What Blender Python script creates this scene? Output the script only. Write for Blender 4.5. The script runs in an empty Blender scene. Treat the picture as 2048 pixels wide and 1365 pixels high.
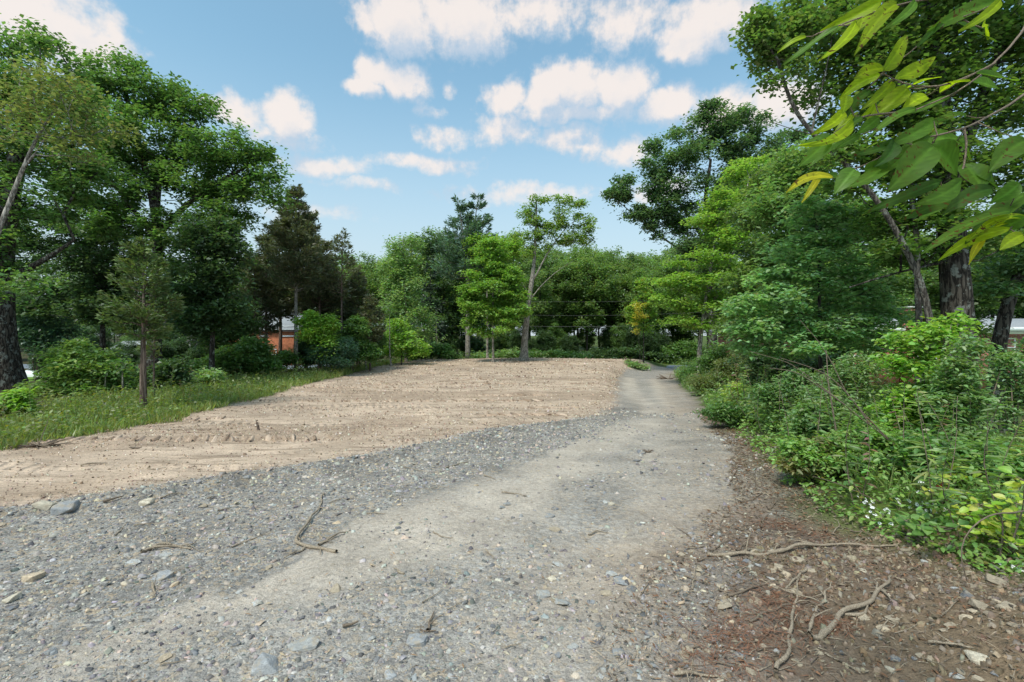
import bpy, math, random
import numpy as np
from mathutils import Vector
R = math.radians
sc = bpy.context.scene
COL = sc.collection
EYE = 1.65
F = 967.0            # focal length in photo pixels (17 mm on 36 mm)

# ------------------------------------------------------------------ camera
cam = bpy.data.cameras.new("camera"); cam.lens = 17.0; cam.sensor_width = 36.0
cam.clip_start = 0.05; cam.clip_end = 6000
camo = bpy.data.objects.new("camera", cam); COL.objects.link(camo)
camo.location = (0, 0, EYE); camo.rotation_euler = (R(90), 0, 0)
sc.camera = camo

# ------------------------------------------------------------------ light
SUN_AZ, SUN_EL = R(212), R(57)      # azimuth clockwise from +Y
sv = Vector((math.sin(SUN_AZ)*math.cos(SUN_EL), math.cos(SUN_AZ)*math.cos(SUN_EL), math.sin(SUN_EL)))
sun = bpy.data.lights.new("sun", 'SUN'); sun.energy = 2.3; sun.angle = R(13); sun.color = (1.0, 0.93, 0.83)
suno = bpy.data.objects.new("sun", sun); COL.objects.link(suno)
suno.rotation_euler = (-sv).to_track_quat('-Z', 'Y').to_euler()
sc.view_settings.view_transform = 'Standard'; sc.view_settings.look = 'None'
sc.view_settings.exposure = 0.55; sc.view_settings.gamma = 1.0
sc.view_settings.use_curve_mapping = False
sc.cycles.max_bounces = 6; sc.cycles.diffuse_bounces = 3; sc.cycles.glossy_bounces = 2; sc.cycles.transmission_bounces = 3

class NT:
    def __init__(s, tree): s.t = tree
    def n(s, typ, **kw):
        nd = s.t.nodes.new(typ)
        for k, v in kw.items():
            if k == 'i':
                for kk, vv in v.items():
                    if hasattr(vv, 'is_output'): s.t.links.new(vv, nd.inputs[kk])
                    else: nd.inputs[kk].default_value = vv
            else: setattr(nd, k, v)
        return nd
    def m(s, op, a, b=0.0, c=0.0, clamp=False):
        nd = s.n('ShaderNodeMath', operation=op, use_clamp=clamp, i={0: a, 1: b, 2: c}); return nd.outputs[0]
    def v(s, op, a, b=(0, 0, 0), c=(0, 0, 0)):
        nd = s.n('ShaderNodeVectorMath', operation=op, i={0: a, 1: b, 2: c})
        return nd.outputs['Value'] if op in ('LENGTH', 'DOT_PRODUCT', 'DISTANCE') else nd.outputs[0]
    def mix(s, f, a, b, bt='MIX'):
        nd = s.n('ShaderNodeMix', data_type='RGBA', blend_type=bt, i={0: f, 6: a, 7: b}); return nd.outputs[2]
    def noise(s, vec, scale, detail=3, rough=.5, dist=0.0):
        return s.n('ShaderNodeTexNoise', i={'Vector': vec, 'Scale': scale, 'Detail': detail, 'Roughness': rough, 'Distortion': dist})
    def mr(s, x, a, b, c=0.0, d=1.0, smooth=True):
        return s.n('ShaderNodeMapRange', interpolation_type='SMOOTHSTEP' if smooth else 'LINEAR', i={0: x, 1: a, 2: b, 3: c, 4: d}).outputs[0]

# ------------------------------------------------------------------ sky
world = bpy.data.worlds.new("World"); sc.world = world; world.use_nodes = True
wt = world.node_tree; wt.nodes.clear(); W = NT(wt)
sky = W.n('ShaderNodeTexSky', sky_type='NISHITA', sun_disc=False, sun_elevation=SUN_EL, sun_rotation=SUN_AZ,
          altitude=200, air_density=1.0, dust_density=2.2, ozone_density=1.0)
# cumulus banks, each a lobe on the sky sphere: azimuth, elevation, half widths (degrees), strength
LOBES = [(748,146,50,36,1),(806,168,58,36,1),(730,184,40,22,1),
 (1012,196,48,40,1),(1090,192,60,40,1),(1155,175,66,52,1),(1245,175,70,54,1),(1340,205,60,34,1),(1150,222,190,24,.8),
 (1440,222,75,38,1),(1560,215,90,50,1),
 (890,272,80,28,.7),(1010,265,100,38,.8),(1130,272,90,34,.75),(1190,295,40,36,.6),
 (1245,300,70,34,.85),
 (800,50,90,62,1),(930,46,120,62,1),(1090,32,140,50,.75),(1240,45,130,58,.7),(1375,82,84,34,1),(1420,40,110,50,.9),
 (574,234,54,44,1),(482,226,56,30,.8),(560,268,110,24,.6),(165,85,75,52,1),(85,50,100,60,1),(212,66,30,40,.9),
 (850,325,150,22,.7),(650,326,110,24,.75),(1290,380,120,30,.7),(1040,385,190,24,.65),(740,370,90,20,.6),(620,420,150,24,.5),(895,172,26,20,.6),(862,218,54,20,.5)]
def azel(px, py):
    az = math.atan((px-1024)/F); el = math.atan((682-py)/F*math.cos(az)); return az, el
grp = bpy.data.node_groups.new("cumulus_field", 'ShaderNodeTree')
grp.interface.new_socket("Vec", in_out='INPUT', socket_type='NodeSocketVector')
grp.interface.new_socket("Field", in_out='OUTPUT', socket_type='NodeSocketFloat')
G = NT(grp); gi = G.n('NodeGroupInput'); go = G.n('NodeGroupOutput'); vin = gi.outputs[0]
n1 = G.noise(vin, 11.0, 3, .55); n2 = G.noise(vin, 42.0, 3, .65)
off = G.v('SUBTRACT', n1.outputs['Color'], (.5, .5, .5)); off = G.v('MULTIPLY', off, (.09, .06, 0))
wv = G.v('ADD', vin, off)
sw = G.n('ShaderNodeSeparateXYZ', i={0: wv}); azv = G.n('ShaderNodeCombineXYZ', i={0: sw.outputs[0], 1: sw.outputs[0], 2: sw.outputs[0]}).outputs[0]; elv = G.n('ShaderNodeCombineXYZ', i={0: sw.outputs[1], 1: sw.outputs[1], 2: sw.outputs[1]}).outputs[0]
best = None; LB = LOBES+[LOBES[0]]*(-len(LOBES) % 3)
for k in range(0, len(LB), 3):            # three lobes at a time, one per vector channel
    L3 = LB[k:k+3]; ae3 = [azel(q[0], q[1]) for q in L3]; sx = [F/q[2] for q in L3]; sy = [F/q[3] for q in L3]
    dx = G.v('MULTIPLY_ADD', azv, sx, [-e[0]*s for e, s in zip(ae3, sx)]); dy = G.v('MULTIPLY_ADD', elv, sy, [-e[1]*s for e, s in zip(ae3, sy)])
    r2_ = G.v('MULTIPLY_ADD', dy, dy, G.v('MULTIPLY_ADD', dx, dx, [1.1*(1-q[4]) for q in L3]))
    best = r2_ if best is None else G.v('MINIMUM', best, r2_)
sb = G.n('ShaderNodeSeparateXYZ', i={0: best}); best = G.m('SQRT', G.m('MINIMUM', sb.outputs[0], G.m('MINIMUM', sb.outputs[1], sb.outputs[2])))
best = G.m('SUBTRACT', 1.0, best)
# the same kind of clouds over the rest of the sky, beyond the banks in view
gen = G.noise(G.v('MULTIPLY', vin, (1.0, 2.2, 1)), 3.6, 2, .55).outputs['Fac']
gen = G.m('MULTIPLY_ADD', gen, 4.0, -2.15)
sep = G.n('ShaderNodeSeparateXYZ', i={0: vin})
outside = G.m('MAXIMUM', G.mr(G.m('ABSOLUTE', sep.outputs[0]), .75, 1.0), G.mr(sep.outputs[1], .58, .78))
gen = G.m('ADD', gen, G.m('MULTIPLY_ADD', outside, 2.0, -2.0))
best = G.m('MAXIMUM', best, gen)
d = G.m('ADD', G.m('MULTIPLY_ADD', n2.outputs['Fac'], .8, -.40), best)
d = G.m('ADD', d, G.m('MULTIPLY_ADD', n1.outputs['Fac'], .8, -.36))
grp.links.new(d, go.inputs[0])
tc = W.n('ShaderNodeTexCoord'); dirv = W.v('NORMALIZE', tc.outputs['Generated'])
sp = W.n('ShaderNodeSeparateXYZ', i={0: dirv})
az = W.m('ARCTAN2', sp.outputs[0], sp.outputs[1]); el = W.m('ARCSINE', sp.outputs[2])
ae = W.n('ShaderNodeCombineXYZ', i={0: az, 1: el, 2: 0.0}).outputs[0]
f1 = W.n('ShaderNodeGroup', node_tree=grp, i={0: ae}).outputs[0]
f2 = W.n('ShaderNodeGroup', node_tree=grp, i={0: W.v('ADD', ae, (-.014, .048, 0))}).outputs[0]
dens = W.mr(f1, -.06, .55, 0.0, .9)
shade = W.mr(W.m('SUBTRACT', f2, f1), -.45, .40)
deep = W.mr(f2, .1, 1.0, 0, .55)
shade = W.m('MAXIMUM', shade, deep)
ccol = W.mix(shade, (.67, .605, .565, 1), (.385, .45, .53, 1))
hz = W.mr(el, .0, .55, 1.0, 0.0)
skyc = W.mix(1.0, sky.outputs[0], (.114, .170, .155, 1), 'MULTIPLY')
skyc = W.mix(W.m('MULTIPLY_ADD', hz, .78, .14), skyc, (.445, .505, .55, 1))
dens = W.m('MULTIPLY', dens, W.mr(el, .05, .40, .40, 1.0))
final = W.mix(dens, skyc, ccol)
bg = W.n('ShaderNodeBackground', i={0: final, 1: 1.0})
world.cycles.sampling_method = 'MANUAL'; world.cycles.sample_map_resolution = 256
wo = W.n('ShaderNodeOutputWorld', i={0: bg.outputs[0]})

# ------------------------------------------------------------------ helpers
def tag(o, label=None, cat=None, group=None, kind=None):
    if label: o["label"] = label
    if cat: o["category"] = cat
    if group: o["group"] = group
    if kind: o["kind"] = kind
    return o
def np_mesh(name, V, Fs, mat, col=None, smooth=False, uv=None, msk=None):
    me = bpy.data.meshes.new(name); V = np.asarray(V, np.float32)
    if not isinstance(Fs, list): Fs = [Fs]
    Fs = [np.asarray(f, np.int32) for f in Fs if len(f)]
    tot = sum(f.size for f in Fs); npoly = sum(len(f) for f in Fs)
    me.vertices.add(len(V)); me.vertices.foreach_set('co', V.ravel())
    me.loops.add(tot); me.loops.foreach_set('vertex_index', np.concatenate([f.ravel() for f in Fs]))
    me.polygons.add(npoly)
    lt = np.concatenate([np.full(len(f), f.shape[1], np.int32) for f in Fs])
    ls = np.concatenate([[0], np.cumsum(lt)[:-1]]).astype(np.int32)
    me.polygons.foreach_set('loop_start', ls); me.polygons.foreach_set('loop_total', lt)
    if smooth: me.polygons.foreach_set('use_smooth', np.ones(npoly, bool))
    for nm, c in (('Col', col), ('Msk', msk)):
        if c is not None:
            c = np.asarray(c, np.float32)
            if c.shape[1] == 3: c = np.concatenate([c, np.ones((len(c), 1), np.float32)], 1)
            a = me.color_attributes.new(nm, 'FLOAT_COLOR', 'POINT'); a.data.foreach_set('color', c.ravel())
    if mat: me.materials.append(mat)
    me.update(calc_edges=True); me.validate()
    return me
def link(name, me, parent=None, loc=None, rot=None):
    o = bpy.data.objects.new(name, me); COL.objects.link(o)
    if parent: o.parent = parent
    if loc is not None: o.location = loc
    if rot is not None: o.rotation_euler = rot
    return o
def at(px, py, D):
    return np.array([(px-1024)/F*D, D, EYE+(682-py)/F*D])
def copy_tree(o, parent=None):
    c = o.copy(); COL.objects.link(c)
    if parent: c.parent = parent
    for ch in o.children: copy_tree(ch, c)
    return c
# value noise, vectorised
_rn = np.random.RandomState(7).rand(256, 256).astype(np.float32)
def vnoise(x, y):
    x = np.asarray(x, float); y = np.asarray(y, float)
    xi = np.floor(x).astype(int); yi = np.floor(y).astype(int); fx = x-xi; fy = y-yi
    fx = fx*fx*(3-2*fx); fy = fy*fy*(3-2*fy); xi &= 255; yi &= 255; xj = (xi+1) & 255; yj = (yi+1) & 255
    return (_rn[xi, yi]*(1-fx)+_rn[xj, yi]*fx)*(1-fy)+(_rn[xi, yj]*(1-fx)+_rn[xj, yj]*fx)*fy
def fbm(x, y, o=4):
    s = 0; a = .5; t = 0
    for k in range(o):
        s = s+a*vnoise(x*2**k+17.3*k, y*2**k+5.1*k); t += a; a *= .5
    return s/t-.5
def sst(a, b, x):
    t = np.clip((x-a)/(b-a), 0, 1); return t*t*(3-2*t)

# ------------------------------------------------------------------ terrain
def xb(y): return np.interp(y, [-8, 2, 4.75, 5.4, 7.2, 9, 10.6, 12.2, 13.4, 17, 21.5, 34, 44, 47.5, 51, 60], [-19, -9, -5, -4.3, -2.4, -1.2, -.2, 1.5, 2.7, 3.8, 4.75, 7.6, 10.3, 12.2, 15.5, 20])
def xr(y): return np.interp(y, [-8, 0, 2.34, 3.1, 4.2, 5.35, 7.8, 15.2, 30, 41, 52, 60], [.3, .5, .74, .97, 1.85, 2.63, 3.8, 5.9, 10.3, 13.4, 19.5, 24])
def xv(y): return np.interp(y, [-8, 2.4, 3.2, 3.8, 4.6, 5.75, 7.6, 15, 30, 44, 52], [5.5, 3.9, 3.35, 3.15, 2.93, 3.15, 3.85, 6.0, 10.4, 14.6, 20])
def xl(y): return np.interp(y, [-8, 5, 8.5, 12, 25, 40, 46, 52], [-10, -9.2, -8.9, -9.0, -10.9, -11.3, -10, -9])
def gz0(x, y):
    x = np.asarray(x, float); y = np.asarray(y, float)
    P = np.interp(y, [-10, 3, 7, 15, 30, 40, 55, 80, 130, 400, 4000], [.1, 0, -.1, -.45, -1.1, -1.22, -1.3, -1.0, .5, 6, 6])
    L = np.interp(y, [-10, 3, 8, 12, 20, 35, 43, 50, 54, 60, 80, 130, 400, 4000], [.1, 0, -.18, -.4, -.6, -.58, -.36, -.2, -.5, -1.2, -1.0, .5, 6, 6])
    L = L+.12*np.exp(-((x-2)/6)**2)*sst(40, 50, y)*sst(56, 51, y)
    Wd = np.interp(y, [-10, 6, 12, 18, 30, 50, 70, 130, 400, 4000], [0, -.12, -.32, -.3, -.6, -1.2, -1.1, .5, 6, 6])
    b = xb(y); bw = np.interp(y, [0, 12, 25, 45], [.6, .8, 1.2, 2.2])
    z = P+(L-P)*sst(b+.4*bw, b-bw, x)
    lw = sst(xl(y)+.3, xl(y)-2.5, x)
    z = z+(Wd-z)*lw
    z = z-1.1*sst(-18, -38, x)*sst(20, 45, y)*sst(120, 70, y)
    # right bank: a low shoulder under the undergrowth, falling to the lawn
    rb = x-xv(y)
    z = z+.22*sst(-.2, 1.0, rb)*sst(5, 2.2, rb)*sst(2, 4, y)*sst(30, 15, y)-.25*sst(3, 8, rb)*sst(6, 14, y)*sst(50, 30, y)
    z = z+.38*np.exp(-((x-3.1)/.9)**2-((y-2.1)/.75)**2)
    return z
def gz(x, y):
    x = np.asarray(x, float); y = np.asarray(y, float); z = gz0(x, y)
    near = sst(60, 8, y)
    z = z+.05*fbm(x*.8, y*.8)*near+.035*fbm(x*3.1+9, y*3.1)*near
    b = x-xb(y)
    z = z+.07*np.exp(-((b-.35)/.35)**2)*sst(16, 8, y)*(1+1.5*fbm(x*2, y*2))
    lot = sst(.2, -.4, b)*sst(-.3, .3, x-xl(y))
    # dozer windrows running across the lot
    z = z+lot*(.05*(vnoise(x*.22+3, y*1.1)-.5)+.03*fbm(x*1.5, y*4.0))*sst(56, 45, y)
    # wheel ruts on the drive
    u = (x-xb(y))/np.maximum(xr(y)-xb(y), .5)
    for c in (.33, .74): z = z-.035*np.exp(-((u-c)/.08)**2)*sst(9, 14, y)*sst(50, 44, y)
    # dozer spoil on the litter corner
    z = z+.07*fbm(x*2.2, y*2.2+4)*sst(.6, 1.4, x-xr(y))*sst(6, 3.5, y)
    return z
def gzs(x, y): return float(gz(np.array([x]), np.array([y]))[0])
def ground_at(px, py):
    D = 3.0
    t = np.geomspace(1.0, 200, 4000); zr = EYE+(682-py)/F*t; xx = (px-1024)/F*t
    h = gz(xx, t); k = np.argmax(zr < h)
    return np.array([xx[k], t[k], h[k]])

# ------------------------------------------------------------------ materials
def material(name):
    m = bpy.data.materials.new(name); m.use_nodes = True; m.node_tree.nodes.clear(); return m, NT(m.node_tree)
def finish(n, sh):
    n.n('ShaderNodeOutputMaterial', i={0: sh})
def leaf_mat(name, trans=.45, rough=.5, spots=0.0, spec=.35):
    m, n = material(name)
    c = n.n('ShaderNodeAttribute', attribute_name='Col').outputs['Color']
    if spots:
        tcn = n.n('ShaderNodeTexCoord').outputs['Object']
        nz = n.noise(tcn, 75, 2, .5).outputs['Fac']; big = n.noise(tcn, 9, 1, .5).outputs['Fac']
        c = n.mix(n.m('MULTIPLY', n.mr(nz, .60, .64), n.mr(big, .40, .52)), c, (.09, .028, .012, 1))
        c = n.mix(n.mr(n.noise(tcn, 14, 3).outputs['Fac'], .35, .7, 0, .35), c, (.12, .16, .02, 1))
    d = n.n('ShaderNodeBsdfDiffuse', i={0: c}); t = n.n('ShaderNodeBsdfTranslucent', i={0: n.mix(1.0, c, (1.5, 1.5, .7, 1), 'MULTIPLY')})
    mx = n.n('ShaderNodeMixShader', i={0: trans, 1: d.outputs[0], 2: t.outputs[0]})
    g = n.n('ShaderNodeBsdfGlossy', i={0: (1, 1, 1, 1), 1: rough})
    finish(n, n.n('ShaderNodeMixShader', i={0: spec*.12, 1: mx.outputs[0], 2: g.outputs[0]}).outputs[0])
    return m
def bark_mat(name, c1, c2, scale=6, lichen=None, stretch=.18, bump=.6):
    m, n = material(name); tcn = n.n('ShaderNodeTexCoord').outputs['Object']
    v = n.v('MULTIPLY', tcn, (1, 1, stretch)); a = n.noise(v, scale*3, 5, .65)
    w = n.n('ShaderNodeTexVoronoi', feature='DISTANCE_TO_EDGE', i={'Vector': n.v('ADD', v, n.v('MULTIPLY', a.outputs['Color'], (.15, .15, .15))), 'Scale': scale*2.2}).outputs['Distance']
    h = n.m('ADD', n.m('MULTIPLY', a.outputs['Fac'], .6), n.mr(w, 0, .25))
    c = n.mix(n.mr(h, .3, 1.2), c1, c2)
    if lichen:
        l = n.noise(tcn, 5.5, 6, .7).outputs['Fac']; c = n.mix(n.mr(l, .53, .6, 0, .85), c, lichen)
    b = n.n('ShaderNodeBump', i={'Strength': bump, 'Distance': .03, 'Height': h})
    p = n.n('ShaderNodeBsdfPrincipled', i={'Base Color': c, 'Roughness': .9, 'Specular IOR Level': .15, 'Normal': b.outputs[0]})
    finish(n, p.outputs[0]); return m
def plain_mat(name, c, rough=.8, var=.15, scale=8, metal=0, spec=.3):
    m, n = material(name); tcn = n.n('ShaderNodeTexCoord').outputs['Object']
    a = n.noise(tcn, scale, 4, .6).outputs['Fac']
    k = n.mr(a, .25, .75, 1-var, 1+var)
    cc = n.mix(1.0, (*c, 1), n.n('ShaderNodeCombineXYZ', i={0: k, 1: k, 2: k}).outputs[0], 'MULTIPLY')
    p = n.n('ShaderNodeBsdfPrincipled', i={'Base Color': cc, 'Roughness': rough, 'Metallic': metal, 'Specular IOR Level': spec})
    finish(n, p.outputs[0]); return m
def attr_mat(name, rough=.9, bump=.25, scale=70, var=.3):
    m, n = material(name); c = n.n('ShaderNodeAttribute', attribute_name='Col').outputs['Color']
    tcn = n.n('ShaderNodeTexCoord').outputs['Object']; a = n.noise(tcn, scale, 4, .65).outputs['Fac']
    k = n.mr(a, .25, .75, 1-var, 1+var)
    c = n.mix(1.0, c, n.n('ShaderNodeCombineXYZ', i={0: k, 1: k, 2: k}).outputs[0], 'MULTIPLY')
    b = n.n('ShaderNodeBump', i={'Strength': bump, 'Distance': .01, 'Height': a})
    p = n.n('ShaderNodeBsdfPrincipled', i={'Base Color': c, 'Roughness': rough, 'Specular IOR Level': .25, 'Normal': b.outputs[0]})
    finish(n, p.outputs[0]); return m
def rock_mat():
    m, n = material("layered_rock"); c = n.n('ShaderNodeAttribute', attribute_name='Col').outputs['Color']
    tcn = n.n('ShaderNodeTexCoord').outputs['Object']; rnd = n.n('ShaderNodeObjectInfo').outputs['Random']
    v = n.v('ADD', tcn, n.n('ShaderNodeCombineXYZ', i={0: n.m('MULTIPLY', rnd, 37.0), 1: n.m('MULTIPLY', rnd, 11.0), 2: 0.0}).outputs[0])
    a = n.noise(v, 5, 7, .7).outputs['Fac']; b = n.noise(n.v('MULTIPLY', v, (2, 2, 14)), 2.2, 5, .65).outputs['Fac']; f = n.noise(v, 28, 4, .7).outputs['Fac']
    k = n.m('MULTIPLY', n.mr(a, .25, .75, .68, 1.32, False), n.m('MULTIPLY', n.mr(b, .25, .75, .78, 1.22, False), n.mr(f, .25, .75, .75, 1.25, False)))
    k = n.m('MULTIPLY', k, n.mr(rnd, 0, 1, .95, 1.5, False))
    cc = n.mix(1.0, c, n.n('ShaderNodeCombineXYZ', i={0: k, 1: k, 2: k}).outputs[0], 'MULTIPLY')
    cc = n.mix(n.mr(n.noise(v, 3.1, 5, .6).outputs['Fac'], .48, .62, 0, .6), cc, (.40, .33, .25, 1))
    h = n.m('ADD', n.m('MULTIPLY', a, .05), n.m('ADD', n.m('MULTIPLY', b, .04), n.m('MULTIPLY', f, .015)))
    bp = n.n('ShaderNodeBump', i={'Strength': .5, 'Distance': .6, 'Height': h})
    p = n.n('ShaderNodeBsdfPrincipled', i={'Base Color': cc, 'Roughness': .92, 'Specular IOR Level': .12, 'Normal': bp.outputs[0]})
    finish(n, p.outputs[0]); return m
def brick_mat(name, c1, c2, mort, scale=1.0):
    m, n = material(name); tcn = n.n('ShaderNodeTexCoord').outputs['Object']
    s = n.n('ShaderNodeSeparateXYZ', i={0: tcn}); v = n.n('ShaderNodeCombineXYZ', i={0: n.m('ADD', s.outputs[0], s.outputs[1]), 1: s.outputs[2], 2: 0.0}).outputs[0]
    bt = n.n('ShaderNodeTexBrick', i={'Vector': v, 'Color1': c1, 'Color2': c2, 'Mortar': mort, 'Scale': 1.0, 'Mortar Size': .008, 'Brick Width': .21, 'Row Height': .075, 'Bias': 0.0})
    nz = n.noise(tcn, 3, 4).outputs['Fac']; k = n.mr(nz, .25, .75, .75, 1.25)
    c = n.mix(1.0, bt.outputs[0], n.n('ShaderNodeCombineXYZ', i={0: k, 1: k, 2: k}).outputs[0], 'MULTIPLY')
    b = n.n('ShaderNodeBump', i={'Strength': .5, 'Distance': .006, 'Height': n.m('SUBTRACT', 1.0, bt.outputs[1])})
    p = n.n('ShaderNodeBsdfPrincipled', i={'Base Color': c, 'Roughness': .9, 'Normal': b.outputs[0]}); finish(n, p.outputs[0]); return m
def glass_mat(name):
    m, n = material(name)
    p = n.n('ShaderNodeBsdfPrincipled', i={'Base Color': (.03, .035, .04, 1), 'Roughness': .05, 'Specular IOR Level': .8}); finish(n, p.outputs[0]); return m

def ground_mat():
    m, n = material("earth_and_gravel")
    c = n.n('ShaderNodeAttribute', attribute_name='Col').outputs['Color']
    mk_ = n.n('ShaderNodeSeparateColor', i={0: n.n('ShaderNodeAttribute', attribute_name='Msk').outputs['Color']})
    gr, lot, lit = mk_.outputs[0], mk_.outputs[1], mk_.outputs[2]
    P = n.n('ShaderNodeNewGeometry').outputs['Position']
    # fine stone chips: two sizes of cells
    wob = n.v('MULTIPLY', n.v('SUBTRACT', n.noise(P, 30, 1).outputs['Color'], (.5, .5, .5)), (.03, .03, .03))
    Pw = n.v('ADD', n.v('MULTIPLY', P, (1, 1, .3)), wob)
    v1 = n.n('ShaderNodeTexVoronoi', i={'Vector': Pw, 'Scale': 26.0}); v2 = n.n('ShaderNodeTexVoronoi', i={'Vector': Pw, 'Scale': 62.0})
    r1 = n.n('ShaderNodeSeparateColor', i={0: v1.outputs['Color']}); r2 = n.n('ShaderNodeSeparateColor', i={0: v2.outputs['Color']})
    def chip(r):
        a = n.mix(n.mr(r.outputs[0], .0, 1.0, smooth=False), (.11, .108, .108, 1), (.44, .42, .395, 1))
        return n.mix(n.mr(r.outputs[1], .62, .8), a, (.42, .33, .235, 1))
    chips = n.mix(n.mr(r1.outputs[2], .45, .6), chip(r2), chip(r1))
    gm = n.m('MULTIPLY', gr, n.mr(n.noise(P, 3.5, 2, .6).outputs['Fac'], .3, .62, .4, 1.0))
    c1 = n.mix(gm, c, n.mix(.25, chips, c))
    # soil: crumbs, pale grit and damp streaks
    nz = n.noise(P, 1.3, 4, .68).outputs['Fac']; nf = n.noise(P, 22, 3, .7).outputs['Fac']; nff = n.noise(P, 95, 2, .6).outputs['Fac']
    k = n.m('MULTIPLY', n.mr(nz, .25, .75, .74, 1.26, False), n.m('MULTIPLY', n.mr(nf, .25, .75, .72, 1.25, False), n.mr(nff, .25, .75, .72, 1.25, False)))
    c2 = n.mix(1.0, c1, n.n('ShaderNodeCombineXYZ', i={0: k, 1: k, 2: k}).outputs[0], 'MULTIPLY')
    grit = n.mr(n.noise(P, 48, 2, .5).outputs['Fac'], .66, .72)
    c2 = n.mix(n.m('MULTIPLY', grit, n.m('MULTIPLY', lot, .55)), c2, (.60, .53, .44, 1))
    # dozer tread: grouser bars within bands that run across the lot
    s = n.n('ShaderNodeSeparateXYZ', i={0: P})
    pw = n.v('MULTIPLY', P, (.10, 1.35, 0)); band = n.mr(n.noise(pw, 1.0, 3, .6).outputs['Fac'], .5, .56)
    ph = n.m('ADD', n.m('MULTIPLY', s.outputs[0], 27.0), n.m('MULTIPLY', n.noise(P, .9, 2).outputs['Fac'], 14.0))
    ph = n.m('ADD', ph, n.m('MULTIPLY', s.outputs[1], 9.0))
    bars = n.m('MULTIPLY_ADD', n.m('SINE', ph), .5, .5)
    tread = n.m('MULTIPLY', n.m('MULTIPLY', bars, band), n.m('MULTIPLY', lot, n.mr(n.noise(P, .55, 3).outputs['Fac'], .42, .55)))
    streak = n.noise(n.v('MULTIPLY', P, (.5, 3.2, 0)), 1.0, 3, .7).outputs['Fac']
    c2 = n.mix(n.m('MULTIPLY', lot, n.mr(streak, .52, .66, 0, .7)), c2, (.22, .162, .118, 1))
    h = n.m('ADD', n.m('MULTIPLY', nf, .022), n.m('MULTIPLY', nff, .006))
    h = n.m('ADD', h, n.m('MULTIPLY', n.m('MULTIPLY', gr, n.m('SUBTRACT', 1.0, v1.outputs['Distance'])), .010))
    h = n.m('ADD', h, n.m('MULTIPLY', n.m('MULTIPLY', gr, n.m('SUBTRACT', 1.0, v2.outputs['Distance'])), .006))
    h = n.m('ADD', h, n.m('MULTIPLY', tread, .05)); h = n.m('ADD', h, n.m('MULTIPLY', n.m('MULTIPLY', streak, lot), .08))
    b = n.n('ShaderNodeBump', i={'Strength': .9, 'Distance': 1.0, 'Height': h})
    p = n.n('ShaderNodeBsdfPrincipled', i={'Base Color': c2, 'Roughness': .95, 'Specular IOR Level': .12, 'Normal': b.outputs[0]})
    finish(n, p.outputs[0]); return m

M = dict(ground=ground_mat(), leaf=leaf_mat("leaf_green"), bigleaf=leaf_mat("leaf_spotted", .55, .45, .5, .10), needle=leaf_mat("needle_green", .3, .6),
 bark_oak=bark_mat("bark_oak", (.028, .024, .021, 1), (.12, .105, .09, 1), 5), bark_pale=bark_mat("bark_pale", (.13, .115, .10, 1), (.42, .385, .34, 1), 6),
 bark_lichen=bark_mat("bark_lichen", (.05, .043, .038, 1), (.16, .14, .12, 1), 7, (.27, .285, .25, 1)),
 bark_dark=bark_mat("bark_dark", (.018, .015, .013, 1), (.085, .072, .06, 1), 5, (.2, .21, .19, 1)), bark_cedar=bark_mat("bark_cedar", (.085, .06, .048, 1), (.26, .195, .16, 1), 8, None, .06),
 twig=bark_mat("twig_bark", (.09, .065, .05, 1), (.30, .24, .185, 1), 30, None, .5, .3), stick=bark_mat("stick_bark", (.16, .125, .095, 1), (.46, .38, .29, 1), 22, None, .4, .3),
 rock=rock_mat(),
 stone=attr_mat("stone", .85, .3, 60, .25), clod=attr_mat("soil_clod", .95, .5, 45, .3), litter=leaf_mat("dry_litter", .15, .8),
 brick=brick_mat("brick_red", (.34, .075, .05, 1), (.25, .055, .04, 1), (.30, .26, .23, 1)), brick_o=brick_mat("brick_orange", (.56, .15, .05, 1), (.46, .11, .04, 1), (.36, .22, .15, 1)),
 white=plain_mat("white_paint", (.75, .76, .77), .5, .05), roof=plain_mat("grey_shingle", (.30, .31, .33), .85, .25, 14), glass=glass_mat("window_glass"),
 car=plain_mat("white_car_paint", (.78, .79, .80), .2, .02, 4, 0, .6), rubber=plain_mat("tyre_rubber", (.02, .02, .02), .8), alloy=plain_mat("wheel_alloy", (.5, .5, .52), .35, .05, 8, .8),
 lamp=plain_mat("tail_lamp_red", (.35, .02, .02), .3), shed=plain_mat("brown_siding", (.21, .13, .11), .8, .2), asphalt=plain_mat("asphalt", (.15, .175, .21), .85, .18, 30),
 wire=plain_mat("wire_grey", (.13, .13, .135), .6), pole=bark_mat("pole_wood", (.10, .085, .07, 1), (.23, .20, .17, 1), 12, None, .05), ceram=plain_mat("insulator_grey", (.4, .42, .42), .3), petal=plain_mat("aster_white", (.82, .83, .85), .7, .05))

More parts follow.
